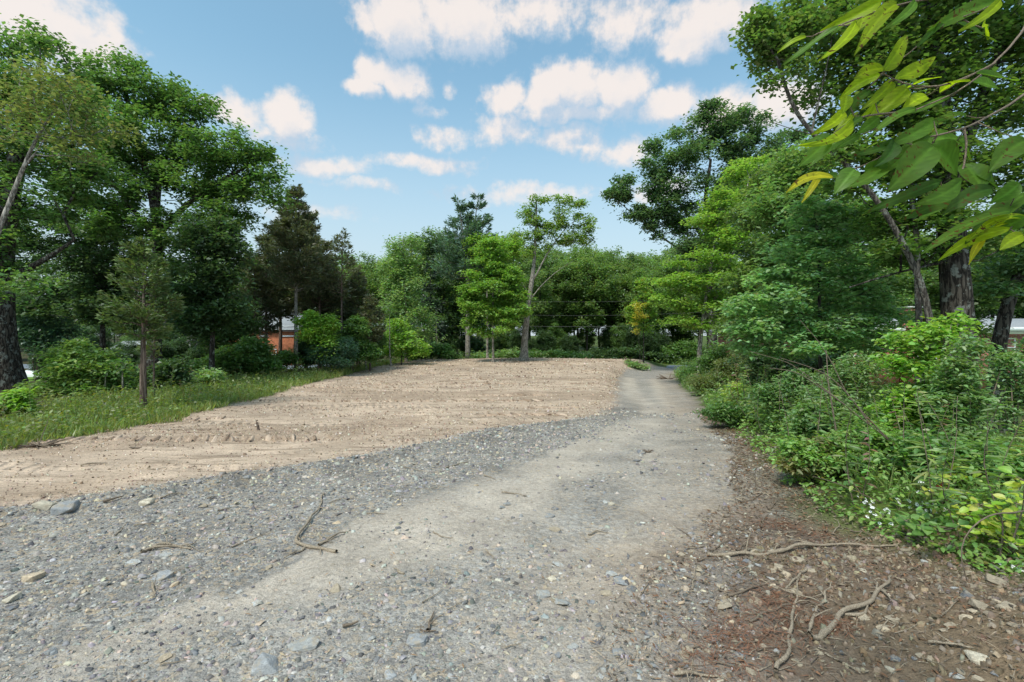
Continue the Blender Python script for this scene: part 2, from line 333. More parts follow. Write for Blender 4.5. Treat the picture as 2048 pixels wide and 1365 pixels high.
# ------------------------------------------------------------------ ground sheet (split where lot, drive and verge meet)
def build_ground():
    ys = [-9.0]
    while ys[-1] < 1.2: ys.append(ys[-1]+max(.06, .12*abs(ys[-1]-1.2)))
    while ys[-1] < 150: ys.append(ys[-1]+.0078*(ys[-1]+2.4))
    ys += [170, 200, 260, 400, 800, 1800, 4000]
    ys = np.array(ys); nr = len(ys); nc = 370
    u = np.linspace(-1, 1, nc); u = np.sign(u)*(.72*np.abs(u)+.28*np.abs(u)**3)
    Wd = 1.4*np.sqrt(ys**2+6.0**2)
    X = u[None, :]*Wd[:, None]; Y = np.repeat(ys[:, None], nc, 1)
    Z = gz(X.ravel(), Y.ravel()).reshape(X.shape)
    V = np.stack([X, Y, Z], -1).reshape(-1, 3); x, y = V[:, 0], V[:, 1]
    e1 = fbm(x*1.1, y*1.1, 5); e2 = fbm(x*.35+4, y*.35+9, 4); e3 = fbm(x*5, y*5, 3)
    b = x-xb(y)+1.0*e1*np.interp(y, [2, 10, 40], [.8, 1.0, 1.0]); r = x-xr(y)+.9*e1*np.interp(y, [2, 10, 40], [1, .6, 1.2]); v = x-xv(y)+.8*e1; l = x-xl(y)+1.6*e1
    ylim = 50.5+1.2*e2
    lot = sst(.25, -.35, b)*sst(-.25, .25, l)*sst(ylim+.8, ylim-.2, y)
    drive = sst(-.35, .25, b)*sst(.5, -.5, r)*sst(53.5, 52.2, y)
    verge = sst(-.5, .5, r)*sst(.5, -.5, v)*sst(45, 35, y)
    grass = np.clip(1-lot-drive-verge, 0, 1)
    c_lot = np.array([.47, .36, .277]); c_gr = np.array([.255, .24, .228]); c_dust = np.array([.425, .368, .315]); c_ver = np.array([.155, .112, .084]); c_rust = np.array([.165, .095, .062])
    c_gra = np.array([.075, .105, .028]); c_law = np.array([.135, .24, .038]); c_wood = np.array([.06, .05, .032])
    # dust worn pale along the wheel lines
    def near(pts, w):
        pts = np.array(pts); d = np.full(len(x), 1e9)
        for a_, b_ in zip(pts[:-1], pts[1:]):
            ab = b_-a_; t = np.clip(((x-a_[0])*ab[0]+(y-a_[1])*ab[1])/(ab@ab), 0, 1)
            d = np.minimum(d, np.hypot(x-a_[0]-t*ab[0], y-a_[1]-t*ab[1]))
        return np.exp(-(d/w)**2)
    P1 = [(-3.2, 2.6), (-1.7, 3.3), (-.6, 4.4), (.1, 5.6), (1.0, 7.6), (2.2, 9.7), (3.6, 12), (4.3, 15), (5.1, 20), (6.6, 27), (9.0, 37)]
    P2 = [(.2, 2.0), (.6, 3.0), (1.1, 4.2), (1.9, 6.5), (3.0, 9.5), (4.6, 13.5), (6.0, 19), (8.2, 27), (10.6, 36)]
    dust = np.maximum(near(P1, .55), .55*near(P2, .45))
    dust = np.clip(dust*(1+1.6*e1)+.9*np.clip(fbm(x*.9+2, y*.9, 4)*2.2-.15, 0, 1)*sst(20, 4, y), 0, 1)
    dust = dust*(1-.75*np.exp(-((b-.7)/.7)**2)*sst(20, 10, y))
    dust = dust*np.interp(y, [1, 4, 9, 30], [.6, .85, .9, .8])
    col = np.zeros((len(x), 3))
    xe = np.interp(y, [1, 2.35, 2.78, 3.08, 3.64, 4.6, 5.5, 6.3, 7.8, 12.5, 15], [-3.6, -2.46, -2.3, -2.07, -1.78, -1.42, -.95, -.35, .6, 2.9, 3.6])
    loose = sst(.10, -.10, x-xe+.55*e1+.5*e3)*sst(16, 12, y); dust = np.clip(dust*(1-.9*loose)+.30*(1-loose)*sst(1.5, 4.5, y)*(1-.65*sst(9, 15, y))*(1+2.4*e1), 0, 1)
    edge = np.exp(-((x-xe-.25)/.28)**2)*sst(13, 9, y)*(1-loose); lane = np.maximum(near(P1, .5), near(P2, .5))*sst(11, 16, y); dust = np.clip(dust*(1-.5*sst(11, 16, y))+.25*edge+.75*lane*(1+1.2*e1), 0, 1)
    g = c_gr*(1-dust[:, None])+c_dust*dust[:, None]; g = g*(1-loose[:, None])+np.array([.215, .20, .188])*loose[:, None]
    brn = sst(1.6, .2, xr(y)-x)*.55*sst(2, 4, y)*(1+1.5*e1); brn = np.clip(brn, 0, 1); g = g*(1-brn[:, None])+np.array([.31, .235, .175])*brn[:, None]
    dark = .42*np.exp(-((b-.45)/.55)**2)*sst(24, 12, y); g = g*(1-dark[:, None])
    lc = c_lot*(1+.55*e2[:, None]+.4*e1[:, None]); damp = sst(.05, .2, e2+.12*np.sin(y*.7))*.35; lc = lc*(1-damp[:, None]*[.75, .8, .85])
    grey_edge = sst(-1.2, -.2, b)*.4*sst(20, 6, y); lc = lc*(1-grey_edge[:, None])+c_gr*grey_edge[:, None]
    rust = np.clip(fbm(x*1.7+31, y*1.7+3, 4)*4-.25, 0, 1)*sst(7, 3.5, y)
    vc = c_ver*(1+.5*e3[:, None]); vc = vc*(1-rust[:, None])+c_rust*rust[:, None]
    vg = np.clip(fbm(x*2.6+8, y*2.6+1, 3)*3, 0, .65)*sst(1.2, .2, r); vc = vc*(1-vg[:, None])+c_gr*vg[:, None]
    corner = sst(1.2, 2.4, x)*sst(3.6, 2.6, y)*.7; vc = vc*(1-corner[:, None])+np.array([.21, .155, .10])*corner[:, None]
    lawn = np.clip(sst(13, 16, x-.0*y)*sst(14, 19, y)*sst(52, 46, y)*sst(2, 4, v)+sst(60, 64, y)*sst(100, 80, y)*sst(2, 8, x)+sst(-38, -42, x)*sst(38, 42, y)*sst(60, 55, y), 0, 1)
    wood = sst(-1, -4, l)*(1-lawn)*.8
    gc = c_gra*(1+.5*e1[:, None]); gc = gc*(1-lawn[:, None])+c_law*lawn[:, None]; gc = gc*(1-wood[:, None])+c_wood*wood[:, None]
    s = lot+drive+verge+grass
    col = (lc*lot[:, None]+g*drive[:, None]+vc*verge[:, None]+gc*grass[:, None])/s[:, None]
    msk = np.stack([drive*(1-.8*dust)+.2*verge*sst(1.5, .2, r)+.3*lot*grey_edge, lot, verge], 1)
    idx = np.arange(nr*nc).reshape(nr, nc)
    Fq = np.stack([idx[:-1, :-1], idx[:-1, 1:], idx[1:, 1:], idx[1:, :-1]], -1).reshape(-1, 4)
    lab = np.argmax(np.stack([grass, lot, drive, verge], 1), 1)
    fl = np.array([np.bincount(q, minlength=4).argmax() for q in lab[Fq]]) if False else lab[Fq[:, 0]]
    for k, (nm, lb, ct) in enumerate([("ground", "mown and wooded ground around the cleared lot", "ground"), ("dirt_lot", "cleared tan soil lot marked by dozer tracks", "soil lot"), ("gravel_driveway", "grey crushed slate drive curving to the road", "driveway"), ("verge", "brown twig littered strip along the drive's right edge", "verge")]):
        fk = Fq[fl == k]; used = np.unique(fk); mp = np.full(len(V), -1, np.int64); mp[used] = np.arange(len(used))
        me = np_mesh(nm, V[used], mp[fk], M['ground'], col[used], True, None, msk[used])
        tag(link(nm, me), lb, ct, kind='structure')
build_ground()
def build_road():
    xs = np.linspace(-70, 70, 120); rows = [52.2, 53.2, 55.5, 57.8, 58.8]; hz = [-.10, .05, .09, .05, -.10]
    V = []
    for xx in xs:
        for yy, h in zip(rows, hz): V.append((xx, yy-.03*xx, float(np.interp(yy, [52, 59], [-1.30, -1.24]))+h))
    i = np.arange(len(V)).reshape(len(xs), 5)
    Fq = np.stack([i[:-1, :-1], i[1:, :-1], i[1:, 1:], i[:-1, 1:]], -1).reshape(-1, 4)
    tag(link("asphalt_road", np_mesh("asphalt_road", V, Fq, M['asphalt'], None, True)), "grey asphalt road passing behind the dirt lot", "road", kind='structure')
build_road()

# ------------------------------------------------------------------ foliage and wood builders
def frames(n, rng, up, tipdir=None):
    """n leaf frames: unit tip direction T and normal N around 'up' spread"""
    N = up+rng.normal(0, 1, (n, 3))*0
    return N
def leaves(C, N, T, L, Wd, kind):
    """C bases, N normals, T tip directions, L lengths, Wd widths -> verts, faces"""
    S = np.cross(N, T); S /= np.linalg.norm(S, axis=1)[:, None]+1e-9
    L = L[:, None]; w = (Wd*.5)[:, None]; n = len(C)
    if kind == 4:
        V = np.stack([C, C+T*L*.45+S*w+N*w*.25, C+T*L-N*L*.10, C+T*L*.45-S*w+N*w*.25], 1)
        Fs = np.arange(n*4).reshape(n, 4); k = 4
    else:
        V = np.stack([C, C+T*L*.28+S*w*.92+N*w*.22, C+T*L*.68+S*w*.72+N*w*.1-N*L*.05, C+T*L-N*L*.16, C+T*L*.68-S*w*.72+N*w*.1-N*L*.05, C+T*L*.28-S*w*.92+N*w*.22], 1)
        b = np.arange(n)[:, None]*6; Fs = np.concatenate([b+[0, 1, 2, 3], b+[0, 3, 4, 5]]); k = 6
    return V.reshape(-1, 3), Fs, k
def rand_frames(rng, n, upw=1.0, out=None):
    N = rng.normal(0, 1, (n, 3))*.62; N[:, 2] = np.abs(N[:, 2])+upw
    if out is not None: N += out
    N /= np.linalg.norm(N, axis=1)[:, None]
    T = rng.normal(0, 1, (n, 3)); T[:, 2] -= .35; T -= N*(T*N).sum(1)[:, None]; T /= np.linalg.norm(T, axis=1)[:, None]
    return N, T
LEAFK = 2.1
def shades(rng, n, c0, c1, clump, k, yel=0.0):
    """leaf colours: clump tone plus leaf tone, the odd yellowing leaf"""
    t = np.clip(.62*clump+.38*rng.rand(n)+rng.normal(0, .08, n), 0, 1)[:, None]
    c = np.array(c0)*(1-t)+np.array(c1)*t
    c = c*(1+rng.normal(0, .10, (n, 3)))
    c = c*LEAFK*np.array([1.08, 1.0, 1.6])
    if yel:
        y_ = rng.rand(n) < yel; c[y_] = np.array([.22, .20, .03])*(.7+.6*rng.rand(y_.sum(), 1))
    return np.repeat(np.clip(c, .004, 1), k, 0)
def tubes(chains, sides=6):
    """chains: list of (pts n,3; radii n) -> verts, quads"""
    Vs, Fs, o = [], [], 0
    ang = np.arange(sides)*2*np.pi/sides; ca, sa = np.cos(ang), np.sin(ang)
    for P, r in chains:
        P = np.asarray(P, float); n = len(P)
        if n < 2: continue
        T = np.gradient(P, axis=0); T /= np.linalg.norm(T, axis=1)[:, None]+1e-9
        ref = np.array([0, 0, 1.0]) if abs(T[0, 2]) < .9 else np.array([1.0, 0, 0])
        A = np.cross(T, ref); bad = np.linalg.norm(A, axis=1) < .15
        A[bad] = np.cross(T[bad], [0, 1.0, 0]); A /= np.linalg.norm(A, axis=1)[:, None]+1e-9
        for k in range(1, n):
            A[k] = A[k-1]-T[k]*(A[k-1]@T[k]); A[k] /= np.linalg.norm(A[k])+1e-9
        B = np.cross(T, A); r = np.asarray(r, float)
        ring = P[:, None]+r[:, None, None]*(A[:, None]*ca[None, :, None]+B[:, None]*sa[None, :, None])
        Vs.append(ring.reshape(-1, 3)); i = o+np.arange(n*sides).reshape(n, sides); j = np.roll(i, -1, 1)
        Fs.append(np.stack([i[:-1], j[:-1], j[1:], i[1:]], -1).reshape(-1, 4)); o += n*sides
    if not Vs: return np.zeros((0, 3)), np.zeros((0, 4), int)
    return np.concatenate(Vs), np.concatenate(Fs)
def resample(P, step):
    P = np.asarray(P, float); d = np.r_[0, np.cumsum(np.linalg.norm(np.diff(P, axis=0), axis=1))]
    n = max(2, int(d[-1]/step)+1); t = np.linspace(0, d[-1], n)
    # smooth (Catmull-like) by interpolating then averaging
    Q = np.stack([np.interp(t, d, P[:, k]) for k in range(3)], 1)
    for _ in range(3): Q[1:-1] = .25*Q[:-2]+.5*Q[1:-1]+.25*Q[2:]
    return Q
def smooth_line(P, step, rng, wob): 
    Q = resample(P, step); n = len(Q); w = rng.normal(0, wob, (n, 3))
    for _ in range(2): w[1:-1] = (w[:-2]+w[1:-1]+w[2:])/3
    w[0] = 0; w[-1] *= .5
    return Q+w
def grow(stems, pts, r_tip, rng, alpha=.35, up=.8):
    """stems: list of (polyline, r_base, r_top). Joins every point to the skeleton by the cheapest path."""
    pos, par, plen, rad0 = [], [], [], []
    for si, (S, rb, rt) in enumerate(stems):
        for k, p in enumerate(S):
            if k == 0 and len(pos) and si > 0:
                j = int(np.argmin(np.linalg.norm(np.array(pos)-p, axis=1))); par.append(j)
            else: par.append(len(pos)-1)
            pos.append(p); plen.append(k*.15*np.linalg.norm(S[1]-S[0])); rad0.append(rb+(rt-rb)*k/max(1, len(S)-1))
    ns = len(pos); P = np.asarray(pts, float); n = len(P); pos = [np.array(q) for q in pos]
    def cost(k):
        d = P-pos[k]; return np.linalg.norm(d, axis=1)+alpha*plen[k]+up*np.clip(-d[:, 2], 0, None)
    best = np.full(n, 1e9); who = np.zeros(n, int); lo = ns//4
    for k in range(lo, ns):
        c = cost(k); m = c < best; best[m] = c[m]; who[m] = k
    free = np.ones(n, bool); nodeof = []
    for _ in range(n):
        k = int(np.argmin(np.where(free, best, 1e9))); free[k] = False; a = who[k]; d = P[k]-pos[a]; ln = np.linalg.norm(d)
        last = a; segs = 2 if ln > .5 else 1
        new = []
        for s_ in range(1, segs+1):
            t = s_/segs; q = pos[a]+d*t
            if s_ < segs: q = q+rng.normal(0, .07*ln, 3)+np.array([0, 0, -.05*ln])
            pos.append(q); par.append(last); plen.append(plen[last]+ln/segs); last = len(pos)-1; new.append(last)
        nodeof.append(last)
        for j in new:
            c = cost(j); m = c < best; best[m] = c[m]; who[m] = j
    pos = np.array(pos); par = np.array(par); N = len(pos)
    cnt = np.zeros(N); kids = [[] for _ in range(N)]
    for j in range(N):
        if par[j] >= 0 and par[j] != j: kids[par[j]].append(j)
    for j in nodeof: cnt[j] += 1
    for j in range(N-1, -1, -1):
        if par[j] >= 0: cnt[par[j]] += cnt[j]
    cnt = np.maximum(cnt, 1); rb = stems[0][1]; e = min(.62, max(.3, math.log(max(rb*.62/r_tip, 1.5))/math.log(max(cnt.max(), 2))))
    rad = r_tip*cnt**e
    for j in range(ns): rad[j] = max(min(rad[j], rad0[j]*1.05), rad0[j]*.97)
    for j in range(ns, N): rad[j] = min(rad[j], rad[par[j]]*.92)
    chains = []; started = set()
    roots = [j for j in range(N) if par[j] < 0]
    stack = [(j, None) for j in roots]
    while stack:
        j, pre = stack.pop(); ch = [pre] if pre is not None else []; ch.append(j)
        while kids[j]:
            ks = sorted(kids[j], key=lambda q: -rad[q])
            for q in ks[1:]: stack.append((q, j))
            j = ks[0]; ch.append(j)
        P_ = pos[ch]; r_ = rad[ch].copy()
        if pre is not None: r_[0] = r_[1]
        chains.append((P_, r_))
    tips = pos[nodeof]; tw = pos[ns:]
    return chains, tips, tw
def blob_pts(blobs, D, n, rng, depth=.9, shell=.45):
    """attraction points in ellipsoids given as photo position and size at distance D -> world"""
    A = np.array([b[2]*b[3] for b in blobs], float); A /= A.sum(); out = []
    for b, a in zip(blobs, A):
        k = max(3, int(round(n*a))); v = rng.normal(0, 1, (k, 3)); v /= np.linalg.norm(v, axis=1)[:, None]
        v *= (shell+(1-shell)*rng.rand(k, 1)**.5)
        dd = b[4] if len(b) > 4 else 0.0
        c = at(b[0], b[1], D+dd); s = D/F
        out.append(c+v*np.array([b[2]*s, b[2]*s*depth, b[3]*s]))
    return np.concatenate(out)
def crown_mesh(nm, tips, per, sig, flat, leaf, cols, rng, kind=4, yel=0.0, upw=1.0, mat='leaf', base=None, jit=.35):
    n = len(tips); cnt = np.maximum(2, (per*(.5+rng.rand(n))).astype(int)); own = np.repeat(np.arange(n), cnt); m = len(own)
    cl = np.clip(rng.normal(.45, .22, n), 0, 1)
    cnt = np.maximum(2, (cnt*np.clip(rng.lognormal(-.35, .7, n), .08, 2.2)).astype(int)); own = np.repeat(np.arange(n), cnt); m = len(own)
    g = rng.normal(0, 1, (m, 3)); g /= np.linalg.norm(g, axis=1)[:, None]; g *= (rng.rand(m)**.55*1.95)[:, None]*np.array([sig, sig, sig*flat]); g *= (.55+.75*rng.rand(n))[own][:, None]
    C = tips[own]+g; C[:, 2] -= flat*0+.25*sig*np.hypot(g[:, 0], g[:, 1])/max(sig, 1e-6)*.4
    N, T = rand_frames(rng, m, upw); T = T+.5*g/(np.linalg.norm(g, axis=1)[:, None]+1e-6); T -= N*(T*N).sum(1)[:, None]; T /= np.linalg.norm(T, axis=1)[:, None]+1e-9
    L = leaf[0]*(1-jit+2*jit*rng.rand(m)); Wd = L*leaf[1]
    V, Fs, k = leaves(C, N, T, L, Wd, kind)
    col = shades(rng, m, cols[0], cols[1], cl[own], k, yel)
    return np_mesh(nm, V-base, Fs, M[mat], col)
NLEAF = 0
def tree(name, label, cat, D, base_px, trunk, blobs, n=150, per=110, sig=.55, flat=.6, leaf=(.24, .6), cols=((.03, .06, .014), (.085, .15, .035)), r=.3, rtop=None,
         bark='bark_oak', seed=1, group=None, kind=4, yel=.0, upw=1.0, depth=.9, shell=.45, stems=None, rtip=.012, alpha=.35, up=.8, sides=7, step=.6, wob=.05, basez=None, mat='leaf', twigleaf=.35, tname='trunk'):
    """trunk / stems: photo points (px, py[, extra depth]); the foot of the first one is set on the ground"""
    rng = np.random.RandomState(seed)
    bx = (base_px-1024)/F*D; bz = gzs(bx, D) if basez is None else basez
    base = np.array([bx, D, bz-.06])
    def pl(t, foot=True):
        P = [at(q[0], q[1], D+(q[2] if len(q) > 2 else 0)) for q in t]
        if foot: P = [base]+P
        return smooth_line(P, step, rng, wob)
    T0 = pl(trunk); rt = rtop if rtop is not None else r*.35
    rr = [(T0, r, rt)]
    for s in (stems or []): rr.append((pl(s[0], s[1] if len(s) > 3 else False), s[-2], s[-1]))
    pts = blob_pts(blobs, D, n, rng, depth, shell); pts[:, 2] = np.maximum(pts[:, 2], gz(pts[:, 0], pts[:, 1])+.25)
    ch, tips, tw = grow(rr, pts, rtip, rng, alpha, up)
    if ch:  # root flare
        P0, r0 = ch[0]; 
    V, Fs = tubes(ch, sides)
    zb = V[:, 2]-base[2]; fl = 1+.55*np.exp(-zb/(r*1.6+.05)); dxy = V[:, :2]-base[:2]
    near = np.hypot(dxy[:, 0], dxy[:, 1]) < r*2.2
    V[near, :2] = base[:2]+dxy[near]*fl[near][:, None]
    root = bpy.data.objects.new(name, None); COL.objects.link(root); root.location = base; root.empty_display_size = .3
    tag(root, label, cat, group)
    link(tname, np_mesh(tname, V-base, Fs, M[bark], None, True), root)
    ex = tw[rng.rand(len(tw)) < twigleaf]; al = np.concatenate([tips, ex]) if len(ex) else tips
    link('crown', crown_mesh('crown', al, per, sig, flat, leaf, cols, rng, kind, yel, upw, mat, base), root)
    return root
def conifer(name, label, D, px, top_py, rad_px, crown_py, seed=1, style='cedar', group=None, cols=((.022, .036, .010), (.07, .095, .026)), r=None, dens=1.0, power=.8, bark='bark_cedar', lean=0.0, cat='conifer', tops=None, base_py=None):
    rng = np.random.RandomState(seed); s = D/F
    bx = (px-1024)/F*D; base = np.array([bx, D, gzs(bx, D)-.05]); top = at(px+lean, top_py, D); H = top[2]-base[2]; z0 = at(px, crown_py, D)[2]-base[2]; Rm = rad_px*s
    r = r or H*.012+.03
    stems = [(np.zeros(3), np.array([top[0]-bx, 0, H]))]
    if tops: stems = [(np.zeros(3), np.array([a*s, rng.normal(0, .3), h*H])) for a, h in tops]
    chains, C, Nn, Tt, Ls, cl = [], [], [], [], [], []
    for si, (a, b) in enumerate(stems):
        fork = .0 if len(stems) == 1 else .55
        n = 14; t = np.linspace(0, 1, n)[:, None]
        dx = np.where(t < fork, 0, (t-fork)/(1-fork+1e-9)) if fork else t
        P = np.concatenate([a[None, :2]+(b-a)[None, :2]*dx, a[2]+(b-a)[2]*t], 1); P[:, :2] += np.cumsum(rng.normal(0, .012*H/n, (n, 2)), 0)
        chains.append((P, r*(1-t[:, 0]*.93)))
        if style == 'cedar': nb = int(60*dens*(H-z0)/8+24)
        elif style == 'pine': nb = int(58*dens)
        else: nb = int(90*dens)
        hs = z0+(b[2]-z0)*np.sort(rng.rand(nb))**.9
        if style == 'pine': hs = z0+(b[2]-z0)*np.clip((np.floor(np.sort(rng.rand(nb))*9)+.5)/9+rng.normal(0, .008, nb), 0, 1)
        for h in hs:
            tt = (h-z0)/(b[2]-z0); k = np.interp(h, P[:, 2], np.arange(n)); i0 = int(k); p = P[i0]+(P[min(i0+1, n-1)]-P[i0])*(k-i0)
            if style == 'pine': ln = Rm*max(.10, (1-tt)**.85*(.6+.45*rng.rand()))
            elif style == 'cedar': ln = Rm*max(.06, (1-tt)**power*(.5+.65*rng.rand()))*min(1, .45+tt*3)
            else: ln = Rm*max(.04, (1-tt)**power*(.7+.4*rng.rand()))
            az_ = rng.rand()*2*np.pi
            rise = {'cedar': .45*rng.rand()+.05, 'pine': .15+.35*tt+.15*rng.normal(), 'spruce': -.25+.35*tt}[style]
            d = np.array([math.cos(az_), math.sin(az_), 0]); q = np.linspace(0, 1, 5)[:, None]
            B = p+d*ln*q+np.array([0, 0, 1])*ln*(rise*q+({'cedar': .1, 'pine': .18, 'spruce': .12}[style])*q**2); B[1:] += rng.normal(0, .04*ln, (4, 3))
            chains.append((B, np.linspace(max(.008, r*.22*(1-tt)+.006), .004, 5)))
            dn = {'cedar': 34, 'pine': 24, 'spruce': 30}[style]
            m = max(8, int(dn*dens*ln/max(Rm, .1)*(3.2 if style != 'cedar' else 3.0)*min(2.2, max(.6, Rm/1.6))))
            u = (.18+.82*rng.rand(m)**.7); bi = np.clip(u*4, 0, 3.999); bk = bi.astype(int)
            pp = B[bk]+(B[bk+1]-B[bk])*(bi-bk)[:, None]
            lat = np.array([-d[1], d[0], 0])
            wd = (.22 if style != 'pine' else .10)*ln*(1.1-u)*2+.05
            sd = rng.normal(0, 1, m)*wd*.7
            pp = pp+lat*sd[:, None]+np.stack([np.zeros(m), np.zeros(m), rng.normal(0, .06*ln+.02, m)], 1)
            t_ = d*.7+lat*np.sign(sd)[:, None]*.6+rng.normal(0, .35, (m, 3)); t_[:, 2] += {'cedar': .35, 'pine': .45, 'spruce': -.1}[style]
            t_ /= np.linalg.norm(t_, axis=1)[:, None]
            nn = rng.normal(0, .7, (m, 3)); nn[:, 2] += .8; nn -= t_*(nn*t_).sum(1)[:, None]; nn /= np.linalg.norm(nn, axis=1)[:, None]
            C.append(pp); Nn.append(nn); Tt.append(t_); Ls.append(np.full(m, {'cedar': .26, 'pine': .34, 'spruce': .28}[style]*np.interp(D, [12, 20, 40, 70], [.52, .7, 1.1, 1.5]))*(.6+.8*rng.rand(m))); cl.append(np.full(m, np.clip(rng.normal(.45, .25), 0, 1)))
    C = np.concatenate(C); Nn = np.concatenate(Nn); Tt = np.concatenate(Tt); Ls = np.concatenate(Ls); cl = np.concatenate(cl)
    V, Fs, k = leaves(C, Nn, Tt, Ls, Ls*{'cedar': .30, 'pine': .26, 'spruce': .3}[style], 4)
    root = bpy.data.objects.new(name, None); COL.objects.link(root); root.location = base; tag(root, label, cat, group)
    tv, tf = tubes(chains, 5); link('trunk', np_mesh('trunk', tv, tf, M[bark], None, True), root)
    link('crown', np_mesh('crown', V, Fs, M['needle'], shades(rng, len(C), cols[0], cols[1], cl, k)), root)
    return root

# ------------------------------------------------------------------ trees, left side
G_OAK = ((.026, .062, .012), (.085, .165, .030)); G_DARK = ((.014, .034, .010), (.05, .095, .024)); G_BRIGHT = ((.055, .12, .012), (.17, .29, .035)); G_BLUE = ((.065, .135, .038), (.17, .285, .085)); G_PALE = ((.06, .115, .03), (.15, .24, .06)); G_OLIVE = ((.04, .065, .014), (.12, .15, .035))
tree("oak_tree", "massive dark-trunked oak cut off by the photo's left edge", "tree", 18.5, -2, [(-2, 700), (-6, 600), (0, 480), (14, 400), (40, 300), (60, 200)],
     [(75, 110, 75, 48), (20, 190, 100, 70), (120, 215, 70, 70), (60, 290, 110, 60), (150, 330, 70, 60), (-140, 170, 150, 120), (-130, 350, 150, 110), (70, 400, 110, 50), (-60, 500, 110, 60), (45, 570, 85, 22, -2)],
     n=330, per=95, sig=.42, leaf=(.17, .55), cols=G_OAK, r=.62, rtop=.2, bark='bark_dark', seed=11, step=1.0, rtip=.012, sides=9,
     stems=[([(-4, 560), (60, 545), (130, 500), (150, 480)], .16, .05), ([(0, 470), (-60, 380), (-110, 280)], .25, .08)])
tree("birch_tree", "pale slender leaning trunk crossing the left edge in front of the oaks", "tree", 13.5, -75, [(-50, 640), (-12, 500), (18, 420), (45, 335), (80, 275), (112, 215)],
     [(130, 190, 60, 45), (60, 205, 60, 35), (185, 250, 60, 40), (150, 300, 50, 30), (20, 250, 60, 35), (90, 150, 50, 30)], n=50, per=55, sig=.34, leaf=(.13, .6), cols=G_OLIVE, r=.11, rtop=.03, bark='bark_pale', seed=12, step=.5,
     stems=[([(40, 345), (75, 320), (92, 270)], .04, .015)], rtip=.007)
tree("oak_tree", "broad oak with the tall lobed crown reaching furthest right on the left side", "tree", 27, 305, [(308, 640), (314, 520), (316, 450), (300, 370), (272, 270), (250, 180)],
     [(245, 160, 60, 50), (200, 225, 62, 55), (310, 185, 55, 45), (375, 205, 45, 40), (412, 222, 26, 24), (290, 270, 100, 60), (395, 300, 70, 45), (470, 300, 60, 40), (520, 325, 40, 45), (548, 400, 26, 34), (220, 350, 90, 60), (340, 370, 90, 45), (450, 360, 70, 28), (180, 430, 70, 40), (250, 450, 70, 35), (500, 385, 35, 22), (360, 450, 60, 40), (450, 425, 50, 34), (330, 510, 50, 34)],
     n=430, per=105, sig=.46, leaf=(.22, .55), cols=G_OAK, r=.40, rtop=.1, bark='bark_dark', seed=13, step=1.0,
     stems=[([(316, 470), (350, 420), (420, 370), (500, 330)], .2, .05), ([(315, 440), (310, 370), (345, 280), (370, 220)], .18, .05), ([(312, 480), (260, 410), (210, 340)], .16, .05)])
tree("maple_tree", "dense dark-leaved tree filling the shade under the left oaks", "tree", 30, 205, [(205, 620), (200, 520)],
     [(140, 470, 100, 45), (180, 540, 100, 45), (110, 600, 70, 35), (230, 600, 70, 45), (210, 500, 90, 40)], n=170, per=110, sig=.55, flat=.45, leaf=(.24, .6), cols=G_DARK, r=.2, bark='bark_dark', seed=14)
tree("maple_tree", "dark rounded tree between the near cedar and the brick house", "tree", 24, 425, [(425, 640), (420, 520)],
     [(415, 470, 60, 40), (440, 520, 55, 45), (395, 560, 55, 50), (425, 620, 50, 45), (455, 600, 35, 40), (380, 640, 30, 30)], n=170, per=120, sig=.42, leaf=(.2, .6), cols=G_DARK, r=.15, bark='bark_dark', seed=15)
conifer("spruce_tree", "dark pointed spruce rising behind the left oak's right limb", 40, 452, 372, 78, 690, 21, 'spruce', cols=((.012, .024, .012), (.04, .062, .03)), bark='bark_dark', dens=1.2, power=.75)
conifer("cedar_tree", "near cedar with a bare reddish lower trunk beside the grass bank", 14.3, 287, 480, 74, 685, 22, 'cedar', cols=((.026, .05, .010), (.078, .12, .024)), r=.105, dens=2.3, power=.5)
conifer("cedar_tree", "thin young cedar stem just right of the near cedar", 16.5, 308, 610, 34, 730, 23, 'cedar', cols=((.03, .05, .012), (.10, .135, .03)), r=.04, dens=.6)
CED = ((.026, .038, .013), (.088, .108, .036))
conifer("cedar_tree", "tallest cedar with a long pale bare trunk in front of the brick house", 33, 592, 372, 78, 585, 24, 'cedar', cols=CED, r=.16, dens=2.0, bark='bark_pale', power=.7)
conifer("cedar_tree", "sparse see-through cedar with the spiky top right of the tallest cedar", 36, 684, 455, 44, 600, 25, 'cedar', cols=CED, r=.13, dens=.75, power=.7)
for i, (px, top, rad, cr, D, lb) in enumerate([(532, 470, 68, 670, 36, "dark cedar left of the tallest cedar, above the grey roof"), (640, 475, 66, 640, 37, "bushy cedar squeezed between the tallest and the sparse cedar"), (560, 440, 58, 630, 40, "cedar rising behind the grey roofed house front"), (612, 455, 58, 620, 39, "cedar close behind the tallest cedar's trunk"), (662, 520, 48, 670, 40, "short cedar behind the bushy one near the sparse cedar"), (715, 540, 46, 680, 38, "low dark cedar right of the sparse spiky cedar"), (740, 590, 32, 690, 36, "small cedar at the lot's far left corner"), (510, 520, 40, 640, 34, "short dark cedar touching the left oak's right limb")]):
    conifer("cedar_tree", lb, D, px, top, rad, cr, 40+i, 'cedar', cols=CED, dens=1.45, power=.55)
